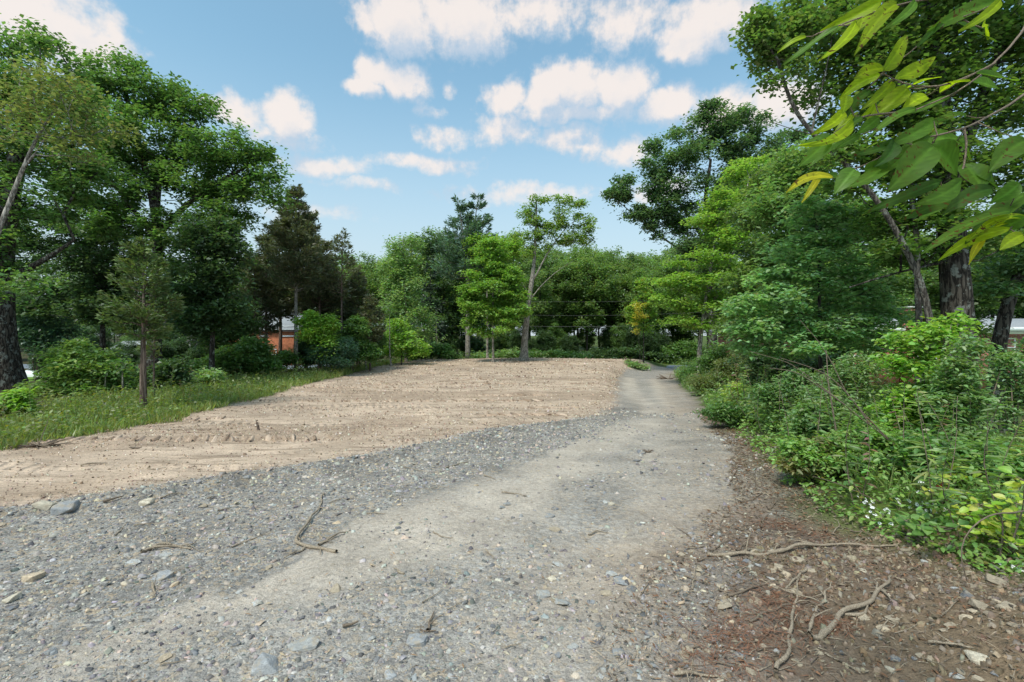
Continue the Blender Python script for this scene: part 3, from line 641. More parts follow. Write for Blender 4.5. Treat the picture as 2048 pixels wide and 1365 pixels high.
# ------------------------------------------------------------------ trees, middle
tree("birch_tree", "pale green airy young tree at the lot's far left corner", "tree", 45, 812, [(812, 640), (808, 540), (806, 480)],
     [(806, 490, 32, 24), (790, 530, 34, 26), (830, 540, 30, 30), (810, 580, 44, 30), (845, 620, 28, 30), (785, 600, 30, 32), (820, 650, 45, 30), (850, 670, 24, 24), (780, 660, 28, 30)], n=130, per=75, sig=.5, leaf=(.24, .6), cols=G_PALE, r=.13, bark='bark_pale', seed=31)
tree("sapling", "bright yellow-green bush at the pale young tree's foot", "shrub", 42, 803, [(803, 680)], [(800, 660, 26, 26), (815, 695, 40, 22), (785, 700, 18, 16)], n=50, per=80, sig=.35, leaf=(.24, .6), cols=G_BRIGHT, r=.05, seed=32, tname='stem')
conifer("white_pine", "tall blue-green white pine with a double top left of centre", 52, 936, 392, 82, 560, 33, 'pine', cols=((.022, .05, .02), (.075, .135, .055)), r=.30, dens=1.25, bark='bark_pale', tops=[(-17, .985), (22, 1.0)], cat='pine')
conifer("spruce_tree", "dark narrow spruce just left of the white pine", 56, 862, 510, 42, 705, 34, 'spruce', cols=((.010, .022, .010), (.03, .055, .022)), bark='bark_dark', dens=.9)
tree("oak_tree", "dark leafy tree tucked behind the white pine's left side", "tree", 58, 880, [(885, 620), (890, 540)], [(880, 500, 36, 24), (905, 560, 45, 50), (890, 630, 45, 50), (870, 480, 22, 16), (925, 640, 30, 50)], n=120, per=90, sig=.6, leaf=(.34, .6), cols=G_DARK, r=.2, seed=35, bark='bark_dark')
tree("maple_tree", "full bright green maple left of the tall forked tree", "tree", 44, 986, [(986, 660), (987, 590), (985, 520)],
     [(985, 500, 34, 22), (965, 540, 36, 24), (1010, 545, 36, 26), (985, 580, 55, 26), (960, 620, 40, 24), (1020, 615, 38, 26), (985, 650, 55, 18), (945, 590, 24, 24), (1035, 580, 20, 30)], n=190, per=120, sig=.42, flat=.4, leaf=(.24, .65), cols=((.045, .105, .012), (.14, .25, .032)), r=.11, bark='bark_pale', seed=36)
tree("maple_tree", "yellow-green crown peeking between the white pine and forked tree", "tree", 50, 975, [(975, 620), (975, 520)], [(960, 490, 34, 16), (1000, 492, 38, 15), (1030, 500, 22, 18), (985, 510, 30, 20)], n=70, per=90, sig=.5, leaf=(.26, .6), cols=G_BRIGHT, r=.12, seed=37, bark='bark_pale')
tree("hickory_tree", "tall open tree with a pale leaning forked trunk at the lot's far edge", "tree", 46, 1047, [(1050, 660), (1056, 610), (1064, 565), (1071, 500), (1073, 430), (1072, 400)],
     [(1072, 408, 22, 18), (1050, 425, 20, 12), (1068, 445, 22, 20), (1120, 402, 26, 12), (1145, 405, 20, 14), (1135, 430, 34, 16), (1105, 455, 26, 18), (1165, 450, 26, 20), (1180, 440, 14, 12), (1140, 475, 30, 16), (1085, 480, 26, 18), (1045, 470, 20, 14), (1170, 480, 20, 14), (1060, 500, 16, 12)],
     n=150, per=50, sig=.34, leaf=(.24, .55), cols=((.05, .095, .014), (.13, .21, .032)), r=.36, rtop=.06, bark='bark_pale', seed=38, step=.8, shell=.3,
     stems=[([(1066, 560), (1080, 530), (1104, 488), (1135, 452)], .10, .03), ([(1058, 605), (1074, 580), (1105, 550), (1150, 520)], .06, .015), ([(1060, 600), (1046, 565), (1022, 538)], .05, .015)])
# forest behind the lot: distinct kinds, copied
protos = []
PK = [("maple_tree", ((.035, .075, .016), (.10, .18, .038)), 'bark_dark', 16, 3.6, .30), ("oak_tree", ((.036, .07, .017), (.10, .165, .04)), 'bark_oak', 19, 4.6, .26), ("birch_tree", G_PALE, 'bark_pale', 15, 2.9, .24), ("maple_tree", G_DARK, 'bark_dark', 13, 3.3, .28), ("oak_tree", ((.042, .08, .018), (.10, .17, .034)), 'bark_oak', 17, 3.8, .28)]
def proto_tree(i):
    nm, cols, bark, H, Rr, lf = PK[i]; rng = np.random.RandomState(100+i)
    T0 = smooth_line([(0, 0, -.1), (rng.normal(0, .2), rng.normal(0, .2), H*.45), (rng.normal(0, .5), rng.normal(0, .5), H*.85)], .8, rng, .06)
    n = 150; v = rng.normal(0, 1, (n, 3)); v /= np.linalg.norm(v, axis=1)[:, None]; v *= (.4+.6*rng.rand(n, 1)**.5)
    lob = rng.normal(0, 1, (7, 3)); lob /= np.linalg.norm(lob, axis=1)[:, None]; bump = 1+.35*np.max(v@lob.T, 1)-.25
    pts = np.array([0, 0, H*.62])+v*bump[:, None]*np.array([Rr, Rr, H*.36])
    ch, tips, tw = grow([(T0, H*.011, .03)], pts, .014, rng)
    V, Fs = tubes(ch, 5); al = np.concatenate([tips, tw[rng.rand(len(tw)) < .3]])
    root = bpy.data.objects.new(nm, None); COL.objects.link(root); tag(root, "x", "tree")
    link('trunk', np_mesh('trunk', V, Fs, M[bark], None, True), root)
    link('crown', crown_mesh('crown', al, 80, .6, .8, (.34, .6), cols, rng, 4, 0, 1.0, 'leaf', np.zeros(3)), root)
    return root
PROT = [proto_tree(i) for i in range(5)]; used = [False]*5
GN = {'m': ("leafy tree in the woods across the road behind the lot", "trees in the woods behind the lot"), 'l': ("leafy tree in the woods behind the left brick house", "trees in the woods behind the left house"), 'r': ("leafy tree in the woods behind the right brick house", "trees in the woods behind the right house")}
def place(i, px, D, sc_, rz, zone):
    x = (px-1024)/F*D
    if not used[i]: o = PROT[i]; used[i] = True
    else: o = copy_tree(PROT[i])
    o.location = (x, D, gzs(x, D)-.1); o.rotation_euler = (0, 0, rz); o.scale = (sc_*1.05, sc_*1.05, sc_)
    lb, gr = GN[zone]
    if zone in 'mu':
        k = ["grey-barked maple", "spreading oak", "pale slender birch", "dark low-crowned maple", "upright oak"][i]
        lm = ["behind the sparse spiky cedar", "behind the pale young tree", "behind the white pine", "behind the full bright green maple", "behind the forked tree's trunk", "just right of the forked tree", "behind the golden-leaved small tree", "behind the layered maple"][int(np.searchsorted([760, 860, 935, 1030, 1110, 1250, 1330], px))]
        rk = "young understory " if zone == 'u' else ("near " if D < 75 else "middle-row " if D < 95 else "farthest ")
        lb = rk+k+" in the woods "+lm
    elif zone in 'lv':
        k = ["grey-barked maple", "spreading oak", "pale slender birch", "dark low-crowned maple", "upright oak"][i]
        lm = ["behind the massive left oak", "behind the near cedar", "behind the broad lobed oak", "behind the orange brick house", "behind the cedar row"][int(np.searchsorted([160, 330, 430, 560], px))]
        lb = ("young understory " if zone == 'v' else "nearer " if D < 88 else "farther ")+k+" in the woods "+lm
    o["label"] = lb; o["group"] = gr; return o
rng = np.random.RandomState(5)
for px in np.arange(1085, 1420, 22):       # first rank across the road
    place(rng.choice([0, 3, 4, 1]), px+rng.normal(0, 6), 64+rng.rand()*8, .76+.16*rng.rand(), rng.rand()*6, 'm')
for px in np.arange(700, 1500, 30):
    place(rng.choice([0, 1, 2, 4]), px+rng.normal(0, 8), 80+rng.rand()*12, 1.0+.22*rng.rand(), rng.rand()*6, 'm')
for px in np.arange(690, 1520, 40):
    place(rng.choice([2, 4, 1, 0]), px+rng.normal(0, 8), 102+rng.rand()*16, 1.22+.25*rng.rand(), rng.rand()*6, 'm')
for px in np.arange(-60, 720, 42):
    place(rng.choice([0, 3, 1, 4]), px+rng.normal(0, 10), 72+rng.rand()*12, .75+.2*rng.rand(), rng.rand()*6, 'l')
for px in np.arange(-100, 640, 62):
    place(rng.choice([0, 3, 1, 4]), px+rng.normal(0, 10), 95+rng.rand()*14, .95+.3*rng.rand(), rng.rand()*6, 'l')
for px in np.arange(1500, 2150, 45):
    place(rng.choice([0, 3, 1, 4]), px+rng.normal(0, 10), 58+rng.rand()*12, .95+.3*rng.rand(), rng.rand()*6, 'r')
GN['u'] = ("shaded young tree in the understory across the road behind the lot", "understory trees behind the lot"); GN['v'] = ("shaded young tree in the understory of the left woods", "understory trees in the left woods")
for px in np.arange(700, 1400, 26):
    if 1095 < px < 1240 and rng.rand() < .5: continue
    place(rng.choice([0, 3, 3]), px+rng.normal(0, 6), 60.5+rng.rand()*10, .26+.16*rng.rand(), rng.rand()*6, 'u')
for px in list(np.arange(110, 420, 38))+list(np.arange(600, 760, 26)):
    place(rng.choice([0, 3, 3]), px+rng.normal(0, 6), 47+rng.rand()*14, .30+.16*rng.rand(), rng.rand()*6, 'v')
tree("maple_sapling", "small tree hung with golden leaves near the road end", "tree", 50, 1287, [(1287, 640), (1285, 590)], [(1288, 570, 18, 20), (1295, 600, 26, 24), (1275, 625, 22, 22), (1300, 640, 22, 26)], n=45, per=60, sig=.36, leaf=(.24, .6), cols=G_BRIGHT, r=.07, seed=51, yel=.12)
tree("golden_vine", "yellowed leafy strand hanging from the small tree by the road", "vine", 49, 1280, [(1276, 660), (1272, 620)], [(1276, 612, 16, 8), (1278, 632, 14, 10), (1272, 655, 6, 12)], n=22, per=34, sig=.22, leaf=(.22, .6), cols=((.19, .20, .025), (.32, .32, .045)), r=.02, seed=52, tname='stem')
# ------------------------------------------------------------------ trees, right side
tree("oak_tree", "big dark oak with a long bare-lit left limb against the clouds", "tree", 42, 1425, [(1425, 640), (1420, 560), (1412, 480), (1410, 400), (1420, 320)],
     [(1440, 245, 60, 34), (1390, 260, 45, 30), (1490, 260, 60, 36), (1340, 305, 50, 34), (1420, 310, 80, 40), (1500, 320, 70, 45), (1300, 340, 40, 28), (1260, 365, 28, 24), (1240, 385, 24, 14), (1330, 370, 60, 28), (1230, 400, 20, 14), (1275, 420, 22, 10), (1320, 405, 40, 16), (1400, 390, 70, 40), (1480, 400, 60, 45), (1540, 340, 50, 45), (1580, 300, 40, 40), (1420, 470, 60, 50), (1470, 540, 60, 60), (1500, 470, 60, 50), (1362, 425, 45, 28), (1385, 480, 40, 40), (1395, 545, 45, 40), (1345, 455, 26, 18), (1300, 448, 22, 9), (1270, 430, 20, 9), (1325, 470, 18, 9), (1315, 430, 24, 10)],
     n=470, per=95, sig=.5, leaf=(.30, .5), cols=((.022, .052, .016), (.07, .13, .036)), r=.45, rtop=.12, bark='bark_dark', seed=61, step=1.1,
     stems=[([(1418, 540), (1350, 492), (1300, 458), (1265, 425), (1240, 405)], .13, .03), ([(1412, 490), (1385, 440), (1350, 390), (1320, 360)], .18, .05), ([(1411, 450), (1440, 380), (1480, 310)], .2, .05)])
tree("maple_tree", "yellow-green layered maple leaning over the drive's far bend", "tree", 30, 1394, [(1398, 700), (1404, 650), (1415, 580), (1425, 500), (1440, 420)],
     [(1495, 345, 45, 30, 1), (1440, 400, 40, 24), (1520, 400, 50, 30, 1), (1420, 440, 34, 18), (1400, 520, 50, 14), (1460, 480, 55, 20), (1355, 560, 40, 12), (1420, 560, 60, 12), (1345, 600, 34, 12), (1400, 610, 50, 10), (1450, 595, 50, 14), (1350, 640, 30, 9), (1410, 650, 34, 10), (1500, 540, 60, 20), (1440, 640, 30, 10), (1370, 575, 30, 10)],
     n=270, per=85, sig=.46, flat=.3, leaf=(.20, .65), cols=((.055, .115, .014), (.17, .28, .04)), r=.16, rtop=.05, bark='bark_pale', seed=62, step=.7, upw=1.6,
     stems=[([(1404, 650), (1450, 560), (1480, 450), (1495, 370)], .11, .03)])
tree("maple_tree", "blue-green maple sapling spreading flat leaf layers over the right bank", "tree", 10.5, 1640, [(1640, 640), (1636, 560), (1640, 480), (1630, 420)],
     [(1620, 430, 55, 30), (1655, 470, 65, 28), (1590, 500, 60, 26), (1640, 530, 90, 26), (1560, 560, 70, 24), (1680, 560, 80, 28), (1600, 600, 100, 24), (1520, 610, 60, 22), (1700, 610, 80, 26), (1560, 650, 90, 24), (1660, 650, 90, 26), (1495, 670, 45, 20), (1600, 690, 110, 22), (1720, 680, 60, 26), (1770, 640, 45, 24)],
     n=380, per=56, sig=.17, flat=.45, leaf=(.095, .72), cols=G_BLUE, r=.055, rtop=.02, bark='bark_dark', seed=63, step=.35, upw=1.7, rtip=.004, kind=6, wob=.02, twigleaf=.4)
tree("maple_tree", "mid green tree behind the sapling and left of the lichened trunk", "tree", 17, 1640, [(1640, 600), (1640, 480), (1650, 350)],
     [(1600, 330, 55, 35), (1650, 300, 50, 25), (1560, 400, 60, 40), (1640, 400, 70, 40), (1700, 440, 60, 40), (1590, 470, 60, 30), (1680, 520, 60, 30), (1740, 520, 50, 30), (1750, 590, 60, 25)], n=300, per=85, sig=.36, flat=.5, leaf=(.15, .62), cols=((.04, .088, .018), (.12, .205, .045)), r=.12, bark='bark_dark', seed=64, step=.5, rtip=.007)
tree("maple_tree", "huge dark trunk with lichen flecks standing in the right undergrowth", "tree", 9.0, 1925, [(1915, 640), (1908, 540), (1900, 430), (1895, 330), (1880, 200), (1860, 60), (1850, -120)],
     [(1700, 60, 110, 50), (1600, 40, 70, 40, 1), (1560, 110, 40, 26), (1800, 40, 120, 60), (1930, 60, 130, 70), (1700, 160, 60, 30), (1780, 230, 90, 35), (1960, 200, 110, 60), (1880, 330, 110, 50), (1990, 350, 80, 60), (1780, 420, 80, 30, 1), (1700, 370, 40, 24), (1980, 480, 80, 30), (1850, 500, 90, 22), (1800, -60, 220, 60), (2080, 120, 90, 120), (1620, 190, 30, 14), (1760, 320, 90, 50), (1850, 420, 100, 50), (1730, 110, 110, 50), (1840, 150, 110, 60), (1690, 240, 50, 30)],
     n=600, per=72, sig=.24, flat=.5, leaf=(.095, .7), cols=((.022, .055, .008), (.085, .15, .022)), r=.30, rtop=.10, bark='bark_dark', seed=65, step=.4, rtip=.0045, sides=12, wob=.015, kind=4, upw=1.3, shell=.2,
     stems=[([(1898, 380), (1945, 250), (1990, 120), (2040, 0)], .12, .05), ([(1905, 520), (1800, 540), (1700, 575)], .035, .012), ([(1897, 350), (1820, 200), (1760, 110), (1700, 80)], .07, .02)])
tree("leaning_maple", "grey lichen-covered trunk leaning left over the drive from the dark trunk", "tree", 8.6, 1862, [(1862, 640), (1845, 570), (1815, 500), (1780, 440), (1738, 380), (1690, 325), (1652, 290), (1620, 266), (1590, 225), (1570, 180), (1556, 120)],
     [(1540, 90, 40, 26), (1515, 45, 28, 26), (1580, 130, 26, 14), (1545, 165, 26, 9), (1600, 60, 40, 26), (1640, 330, 24, 10), (1690, 300, 30, 14)], n=75, per=60, sig=.17, flat=.5, leaf=(.085, .7), cols=((.03, .065, .010), (.095, .165, .026)), r=.072, rtop=.026, bark='bark_lichen', seed=66, step=.25, rtip=.004, wob=.012, sides=10, kind=4,
     stems=[([(1622, 268), (1636, 210), (1652, 140), (1664, 80)], .022, .008), ([(1620, 268), (1575, 258), (1535, 242)], .011, .004), ([(1556, 120), (1520, 75), (1508, 40)], .02, .008), ([(1556, 120), (1540, 70), (1560, 40), (1590, 35)], .016, .006)])
tree("slender_maple", "upright thin dark stem between the leaning trunk and the huge trunk", "tree", 8.9, 1838, [(1838, 620), (1832, 540), (1838, 470), (1822, 400), (1815, 300)], [(1815, 300, 60, 30), (1840, 250, 50, 30), (1790, 340, 40, 20)], n=45, per=60, sig=.2, leaf=(.09, .7), cols=((.022, .055, .008), (.08, .14, .022)), r=.07, rtop=.03, bark='bark_lichen', seed=67, step=.3, rtip=.004, wob=.012, sides=9)
tree("maple_tree", "dark trunk leaning right near the brick wall at the right edge", "tree", 10.5, 1985, [(2000, 660), (2020, 590), (2060, 500), (2090, 400)],
     [(2040, 560, 50, 24), (1990, 570, 40, 18), (2080, 450, 70, 60), (2020, 520, 60, 18)], n=90, per=60, sig=.24, flat=.35, leaf=(.10, .66), cols=((.03, .07, .02), (.085, .15, .04)), r=.17, rtop=.08, bark='bark_dark', seed=68, step=.4, rtip=.005, wob=.015, sides=10)

tree("maple_tree", "olive green tree filling the gap behind the layered maple", "tree", 24, 1560, [(1560, 620), (1555, 500), (1560, 400)],
     [(1560, 360, 50, 34), (1520, 430, 50, 34), (1590, 430, 50, 34), (1550, 500, 60, 34), (1500, 560, 50, 34), (1580, 570, 60, 34), (1540, 640, 70, 30), (1480, 650, 40, 30), (1610, 650, 60, 30)], n=240, per=90, sig=.42, flat=.5, leaf=(.19, .6), cols=((.03, .062, .012), (.09, .15, .028)), r=.16, bark='bark_dark', seed=69, step=.6, rtip=.008)
tree("maple_tree", "shaded understory maple hiding the brick house left of its chimney", "tree", 15, 1735, [(1735, 640), (1738, 560)],
     [(1700, 560, 50, 26), (1760, 560, 45, 24), (1680, 620, 55, 30), (1745, 610, 40, 24), (1700, 680, 60, 30), (1760, 690, 40, 26), (1640, 690, 50, 28), (1600, 720, 50, 24)], n=200, per=75, sig=.28, flat=.45, leaf=(.125, .65), cols=((.025, .06, .012), (.08, .14, .028)), r=.08, bark='bark_dark', seed=70, step=.5, rtip=.006)
tree("maple_tree", "dark leafy understory tree behind the huge trunk by the house", "tree", 14, 1930, [(1930, 620), (1935, 560)],
     [(1880, 560, 50, 26), (1960, 550, 60, 26), (2030, 590, 40, 24), (1920, 600, 50, 24), (1870, 640, 40, 26), (1945, 650, 36, 20), (2060, 540, 50, 30), (1900, 690, 40, 24)], n=180, per=70, sig=.27, flat=.45, leaf=(.12, .65), cols=((.022, .052, .012), (.075, .13, .026)), r=.08, bark='bark_dark', seed=71, step=.5, rtip=.006)
tree("maple_sapling", "leafy sapling screening the left part of the orange brick house", "tree", 32, 470, [(470, 680), (468, 640)],
     [(450, 620, 34, 24), (480, 640, 30, 24), (440, 660, 34, 24), (475, 680, 34, 22), (505, 690, 24, 20), (425, 690, 30, 22)], n=120, per=85, sig=.36, flat=.6, leaf=(.2, .6), cols=((.028, .06, .014), (.085, .145, .034)), r=.07, bark='bark_dark', seed=72)
for px in list(np.arange(90, 440, 34))+list(np.arange(604, 770, 24)):
    place(rng.choice([0, 3, 3]), px+rng.normal(0, 6), 34+rng.rand()*10 if px > 600 or px > 330 else 38+rng.rand()*4, .20+.10*rng.rand(), rng.rand()*6, 'v')

# ------------------------------------------------------------------ buildings, car, wires
def boxes(bs):
    V, Fs = [], []
    for (x0, x1, y0, y1, z0, z1) in bs:
        o = len(V); V += [(x0, y0, z0), (x1, y0, z0), (x1, y1, z0), (x0, y1, z0), (x0, y0, z1), (x1, y0, z1), (x1, y1, z1), (x0, y1, z1)]
        Fs += [[o+a for a in q] for q in ((0, 3, 2, 1), (4, 5, 6, 7), (0, 1, 5, 4), (1, 2, 6, 5), (2, 3, 7, 6), (3, 0, 4, 7))]
    return np.array(V, float), np.array(Fs)
def bx(name, bs, mat, parent): 
    V, Fs = boxes(bs if isinstance(bs, list) else [bs]); return link(name, np_mesh(name, V, Fs, M[mat]), parent)
def window(parent, x0, x1, z0, z1, yf, bars=True):
    w = .07; f = bx('window', [(x0, x1, yf-.04, yf+.03, z1-w, z1), (x0, x1, yf-.04, yf+.03, z0, z0+w), (x0, x0+w, yf-.04, yf+.03, z0+w, z1-w), (x1-w, x1, yf-.04, yf+.03, z0+w, z1-w)]+([(x0+w, x1-w, yf-.035, yf+.03, (z0+z1)/2-.03, (z0+z1)/2+.03)] if bars else []), 'white', parent)
    bx('pane', (x0+w*.5, x1-w*.5, yf+.012, yf+.022, z0+w*.5, z1-w*.5), 'glass', f); bx('sill', (x0-.08, x1+.08, yf-.09, yf+.02, z0-.07, z0-.003), 'white', f)
def roof(parent, x0, x1, y0, y1, ze, zr, hip, ov=.4, mat='roof', name='roof'):
    ym = (y0+y1)/2; th = .16
    t = [(x0-ov, y0-ov, ze), (x1+ov, y0-ov, ze), (x1+ov, y1+ov, ze), (x0-ov, y1+ov, ze), (x0-ov+hip, ym, zr), (x1+ov-hip, ym, zr)]
    V = t+[(a, b, c-th) for a, b, c in t]
    Fq = [[0, 1, 5, 4], [2, 3, 4, 5], [0, 6, 7, 1], [1, 7, 8, 2], [2, 8, 9, 3], [3, 9, 6, 0], [6, 10, 11, 7], [8, 11, 10, 9]]; Ft = [[1, 2, 5], [3, 0, 4], [7, 11, 8], [9, 10, 6]]
    return link(name, np_mesh(name, V, [np.array(Fq), np.array(Ft)], M[mat]), parent)
def house_left():
    D = 56.0; x0, x1 = (405-1024)/F*D, (592-1024)/F*D; zb = gzs(x1, D)-.25; 
    h = bpy.data.objects.new("brick_house", None); COL.objects.link(h); h.location = ((x0+x1)/2, D, zb); tag(h, "orange brick house with grey roof behind the left cedars", "house")
    w = (x1-x0)/2; ze = 3.05-zb; bx('wall', (-w, w, 0, 8, 0, ze-.17), 'brick_o', h)
    rf = roof(h, -w, w, 0, 8, ze, ze+2.5, 2.4); bx('gutter', (-w-.42, w+.42, -.5, -.405, ze-.14, ze-.02), 'white', rf)
    s = D/F; cx = (x0+x1)/2
    for (a, b, c, d) in ((537, 553, 721, 698), (560, 592, 672, 652), (520, 536, 672, 652), (452, 470, 674, 654), (420, 436, 674, 654)):
        window(h, (a-1024)*s-cx, (b-1024)*s-cx, EYE+(682-c)*s-zb, EYE+(682-d)*s-zb, 0)
    bx('corner_board', (w-.01, w+.1, -.03, .12, .5, ze-.18), 'white', h)
house_left()
def house_right():
    D = 30.0; s = D/F; x0, x1 = (1560-1024)*s, (2230-1024)*s; cx = (x0+x1)/2; zb = gzs((1950-1024)*s, D)-.15
    h = bpy.data.objects.new("brick_house", None); COL.objects.link(h); h.location = (cx, D, zb); tag(h, "low red brick house with white eaves behind the right undergrowth", "house")
    w = (x1-x0)/2; ze = 2.5-zb; bx('wall', (-w, w, 0, 9, 0, ze-.42), 'brick', h); bx('frieze', (-w-.02, w+.02, -.04, 9.04, ze-.42, ze-.16), 'white', h)
    rf = roof(h, -w, w, 0, 9, ze, ze+.75, .5, .5); bx('fascia', (-w-.52, w+.52, -.56, -.502, ze-.24, ze+.0), 'white', rf)
    xa, xb_ = (1797-1024)*s-cx, (1831-1024)*s-cx; ch = bx('chimney', (xa, xb_, -.75, -.05, 0, 3.65-zb), 'brick', h); bx('chimney_cap', (xa-.06, xb_+.06, -.81, .01, 3.653-zb, 3.75-zb), 'ceram', ch)
    for (a, b, c, d) in ((1988, 2030, 714, 676), (1690, 1740, 712, 674), (1605, 1650, 712, 674), (1895, 1925, 712, 674), (2090, 2130, 714, 676)):
        window(h, (a-1024)*s-cx, (b-1024)*s-cx, EYE+(682-c)*s-zb, EYE+(682-d)*s-zb, 0)
    bx('downspout', ((1868-1024)*s-cx, (1868-1024)*s-cx+.09, -.1, -.01, .2, ze-.3), 'white', h)
house_right()
def shed():
    D = 44.0; s = D/F; x0, x1 = (226-1024)*s, (296-1024)*s; cx = (x0+x1)/2; zb = gzs(cx, D)-.15
    h = bpy.data.objects.new("garden_shed", None); COL.objects.link(h); h.location = (cx, D, zb); tag(h, "brown sided shed glimpsed behind the near cedar's trunk", "shed")
    w = (x1-x0)/2; z1 = EYE+(682-704)*s-zb+.1
    for k in range(14):
        a = -w+2*w*k/14; bx('plank', (a+.008, a+2*w/14-.008, -.02-.004*(k % 2), .02, .05, z1), 'shed', h)
    bx('wall', (-w+.02, w-.02, .022, 2.6, 0, z1-.01), 'shed', h); roof(h, -w, w, 0, 2.6, z1+.17, z1+.9, 0.1, .2)
    bx('sill_board', (-w, w, -.06, -.026, .0, .16), 'white', h)
shed()
def car():
    D = 48.0; s = D/F; cx = (72-1024)*s; zb = gzs(cx, D)
    c = bpy.data.objects.new("parked_car", None); COL.objects.link(c); c.location = (cx, D, zb); tag(c, "white sedan parked beyond the left oak trunk", "car")
    prof = [(-2.25, .32), (-2.3, .62), (-2.2, .82), (-1.55, .92), (-1.0, .97), (-.45, 1.36), (.1, 1.44), (.75, 1.42), (1.45, 1.05), (2.05, 1.0), (2.27, .82), (2.28, .45), (2.2, .3)]
    V = []; n = len(prof)
    for yy, ins in ((0, .0), (.16, -.0), (1.62, 0), (1.78, 0)):
        for (a, z) in prof:
            tw = .16 if (z > 1.0) else 0
            y_ = yy + (tw if yy < .8 else -tw) if yy in (0, 1.78) else yy
            V.append((a*(.985 if yy in (0, 1.78) else 1), y_, z*(.99 if yy in (0, 1.78) else 1.0)))
    Fs = []
    for k in range(3):
        for i in range(n-1): Fs.append([k*n+i, (k+1)*n+i, (k+1)*n+i+1, k*n+i+1])
    me = np_mesh('body', V, [np.array(Fs), np.array([list(range(n))]), np.array([list(range(3*n, 4*n))[::-1]])], M['car'], None, False); link('body', me, c)
    V2, F2 = [], []
    for (pts) in ([(-.9, 1.0), (-.43, 1.32), (.08, 1.385), (.08, 1.0)], [(.14, 1.0), (.14, 1.385), (.72, 1.37), (1.2, 1.06)]):
        o = len(V2); V2 += [(a, .115 if z > 1.2 else .02, z) for a, z in pts]+[(a, .22, z) for a, z in pts]
        F2 += [[o, o+1, o+2, o+3], [o, o+4, o+5, o+1], [o+1, o+5, o+6, o+2], [o+2, o+6, o+7, o+3], [o+3, o+7, o+4, o]]
    link('side_window', np_mesh('side_window', np.array(V2)-[0, .03, 0], np.array(F2), M['glass']), c)
    def disc(r, w, k=18):
        a = np.arange(k)*2*np.pi/k; A = np.stack([r*np.cos(a), np.zeros(k), r*np.sin(a)], 1); B = A+[0, w, 0]; i = np.arange(k); j = np.roll(i, -1)
        return np.concatenate([A, B]), [np.stack([i, j, j+k, i+k], 1), np.array([list(range(k))]), np.array([list(range(k, 2*k))[::-1]])]
    for xx in (-1.42, 1.38):
        for y0 in (-.04, 1.62):
            V_, F_ = disc(.33, .2); w = link('wheel', np_mesh('wheel', V_, F_, M['rubber']), c, (xx, y0, .32))
            V_, F_ = disc(.21, .03); link('rim', np_mesh('rim', V_, F_, M['alloy']), w, (0, -.02 if y0 < 0 else .19, 0))
    for y0 in (.05, 1.45): bx('tail_lamp', (2.19, 2.30, y0, y0+.28, .72, .88), 'lamp', c); bx('headlight', (-2.29, -2.2, y0, y0+.28, .62, .76), 'glass', c)
    bx('bumper', (2.2, 2.34, .05, 1.73, .36, .56), 'car', c); bx('door_handle', (.02, .2, -.03, .0, .84, .88), 'alloy', c)
car()
def poles():
    rng = np.random.RandomState(3); tops = []
    for px, D, lb in ((330, 60, "wooden utility pole hidden among the left trees"), (849, 61, "weathered utility pole among the trees behind the lot's far left corner"), (1425, 61.5, "wooden utility pole behind the big right oak")):
        x = (px-1024)/F*D; z = gzs(x, D)-.3; o = bpy.data.objects.new("utility_pole", None); COL.objects.link(o); o.location = (x, D, z); tag(o, lb, "pole", "utility poles along the road")
        H = 9.2; V, Fs = tubes([(np.array([[0, 0, 0], [0, 0, H/2], [0, 0, H]]), [.15, .13, .11])], 10); link('post', np_mesh('post', V, Fs, M['pole'], None, True), o)
        bx('crossarm', (-.06, .06, -.9, .9, H-.6, H-.48), 'pole', o)
        for k in (-.8, 0, .8): bx('insulator', (-.04, .04, k-.04, k+.04, H-.477, H-.33), 'ceram', o)
        tops.append((x, D, z+H))
    hs = [(-.55, .15, "uppermost overhead wire crossing the dark trees behind the lot"), (-2.3, 0, "middle overhead wire crossing the dark trees behind the lot"), (-3.7, 0, "lowest thick overhead wire crossing the dark trees behind the lot")]
    for dz, dy, lb in hs:
        P = []
        for (a, b) in zip(tops[:-1], tops[1:]):
            t = np.linspace(0, 1, 24)[:-1 if b is not tops[-1] else None]; A = np.array(a)+[0, dy-.15, dz]; B = np.array(b)+[0, dy-.15, dz]
            P.append(A+(B-A)*t[:, None]+np.stack([0*t, 0*t, -4*.55*t*(1-t)], 1))
        P = np.concatenate(P); V, Fs = tubes([(P, np.full(len(P), .012 if dz > -3 else .018))], 4)
        tag(link("overhead_wire", np_mesh("overhead_wire", V, Fs, M['wire'])), lb, "wire")
poles()

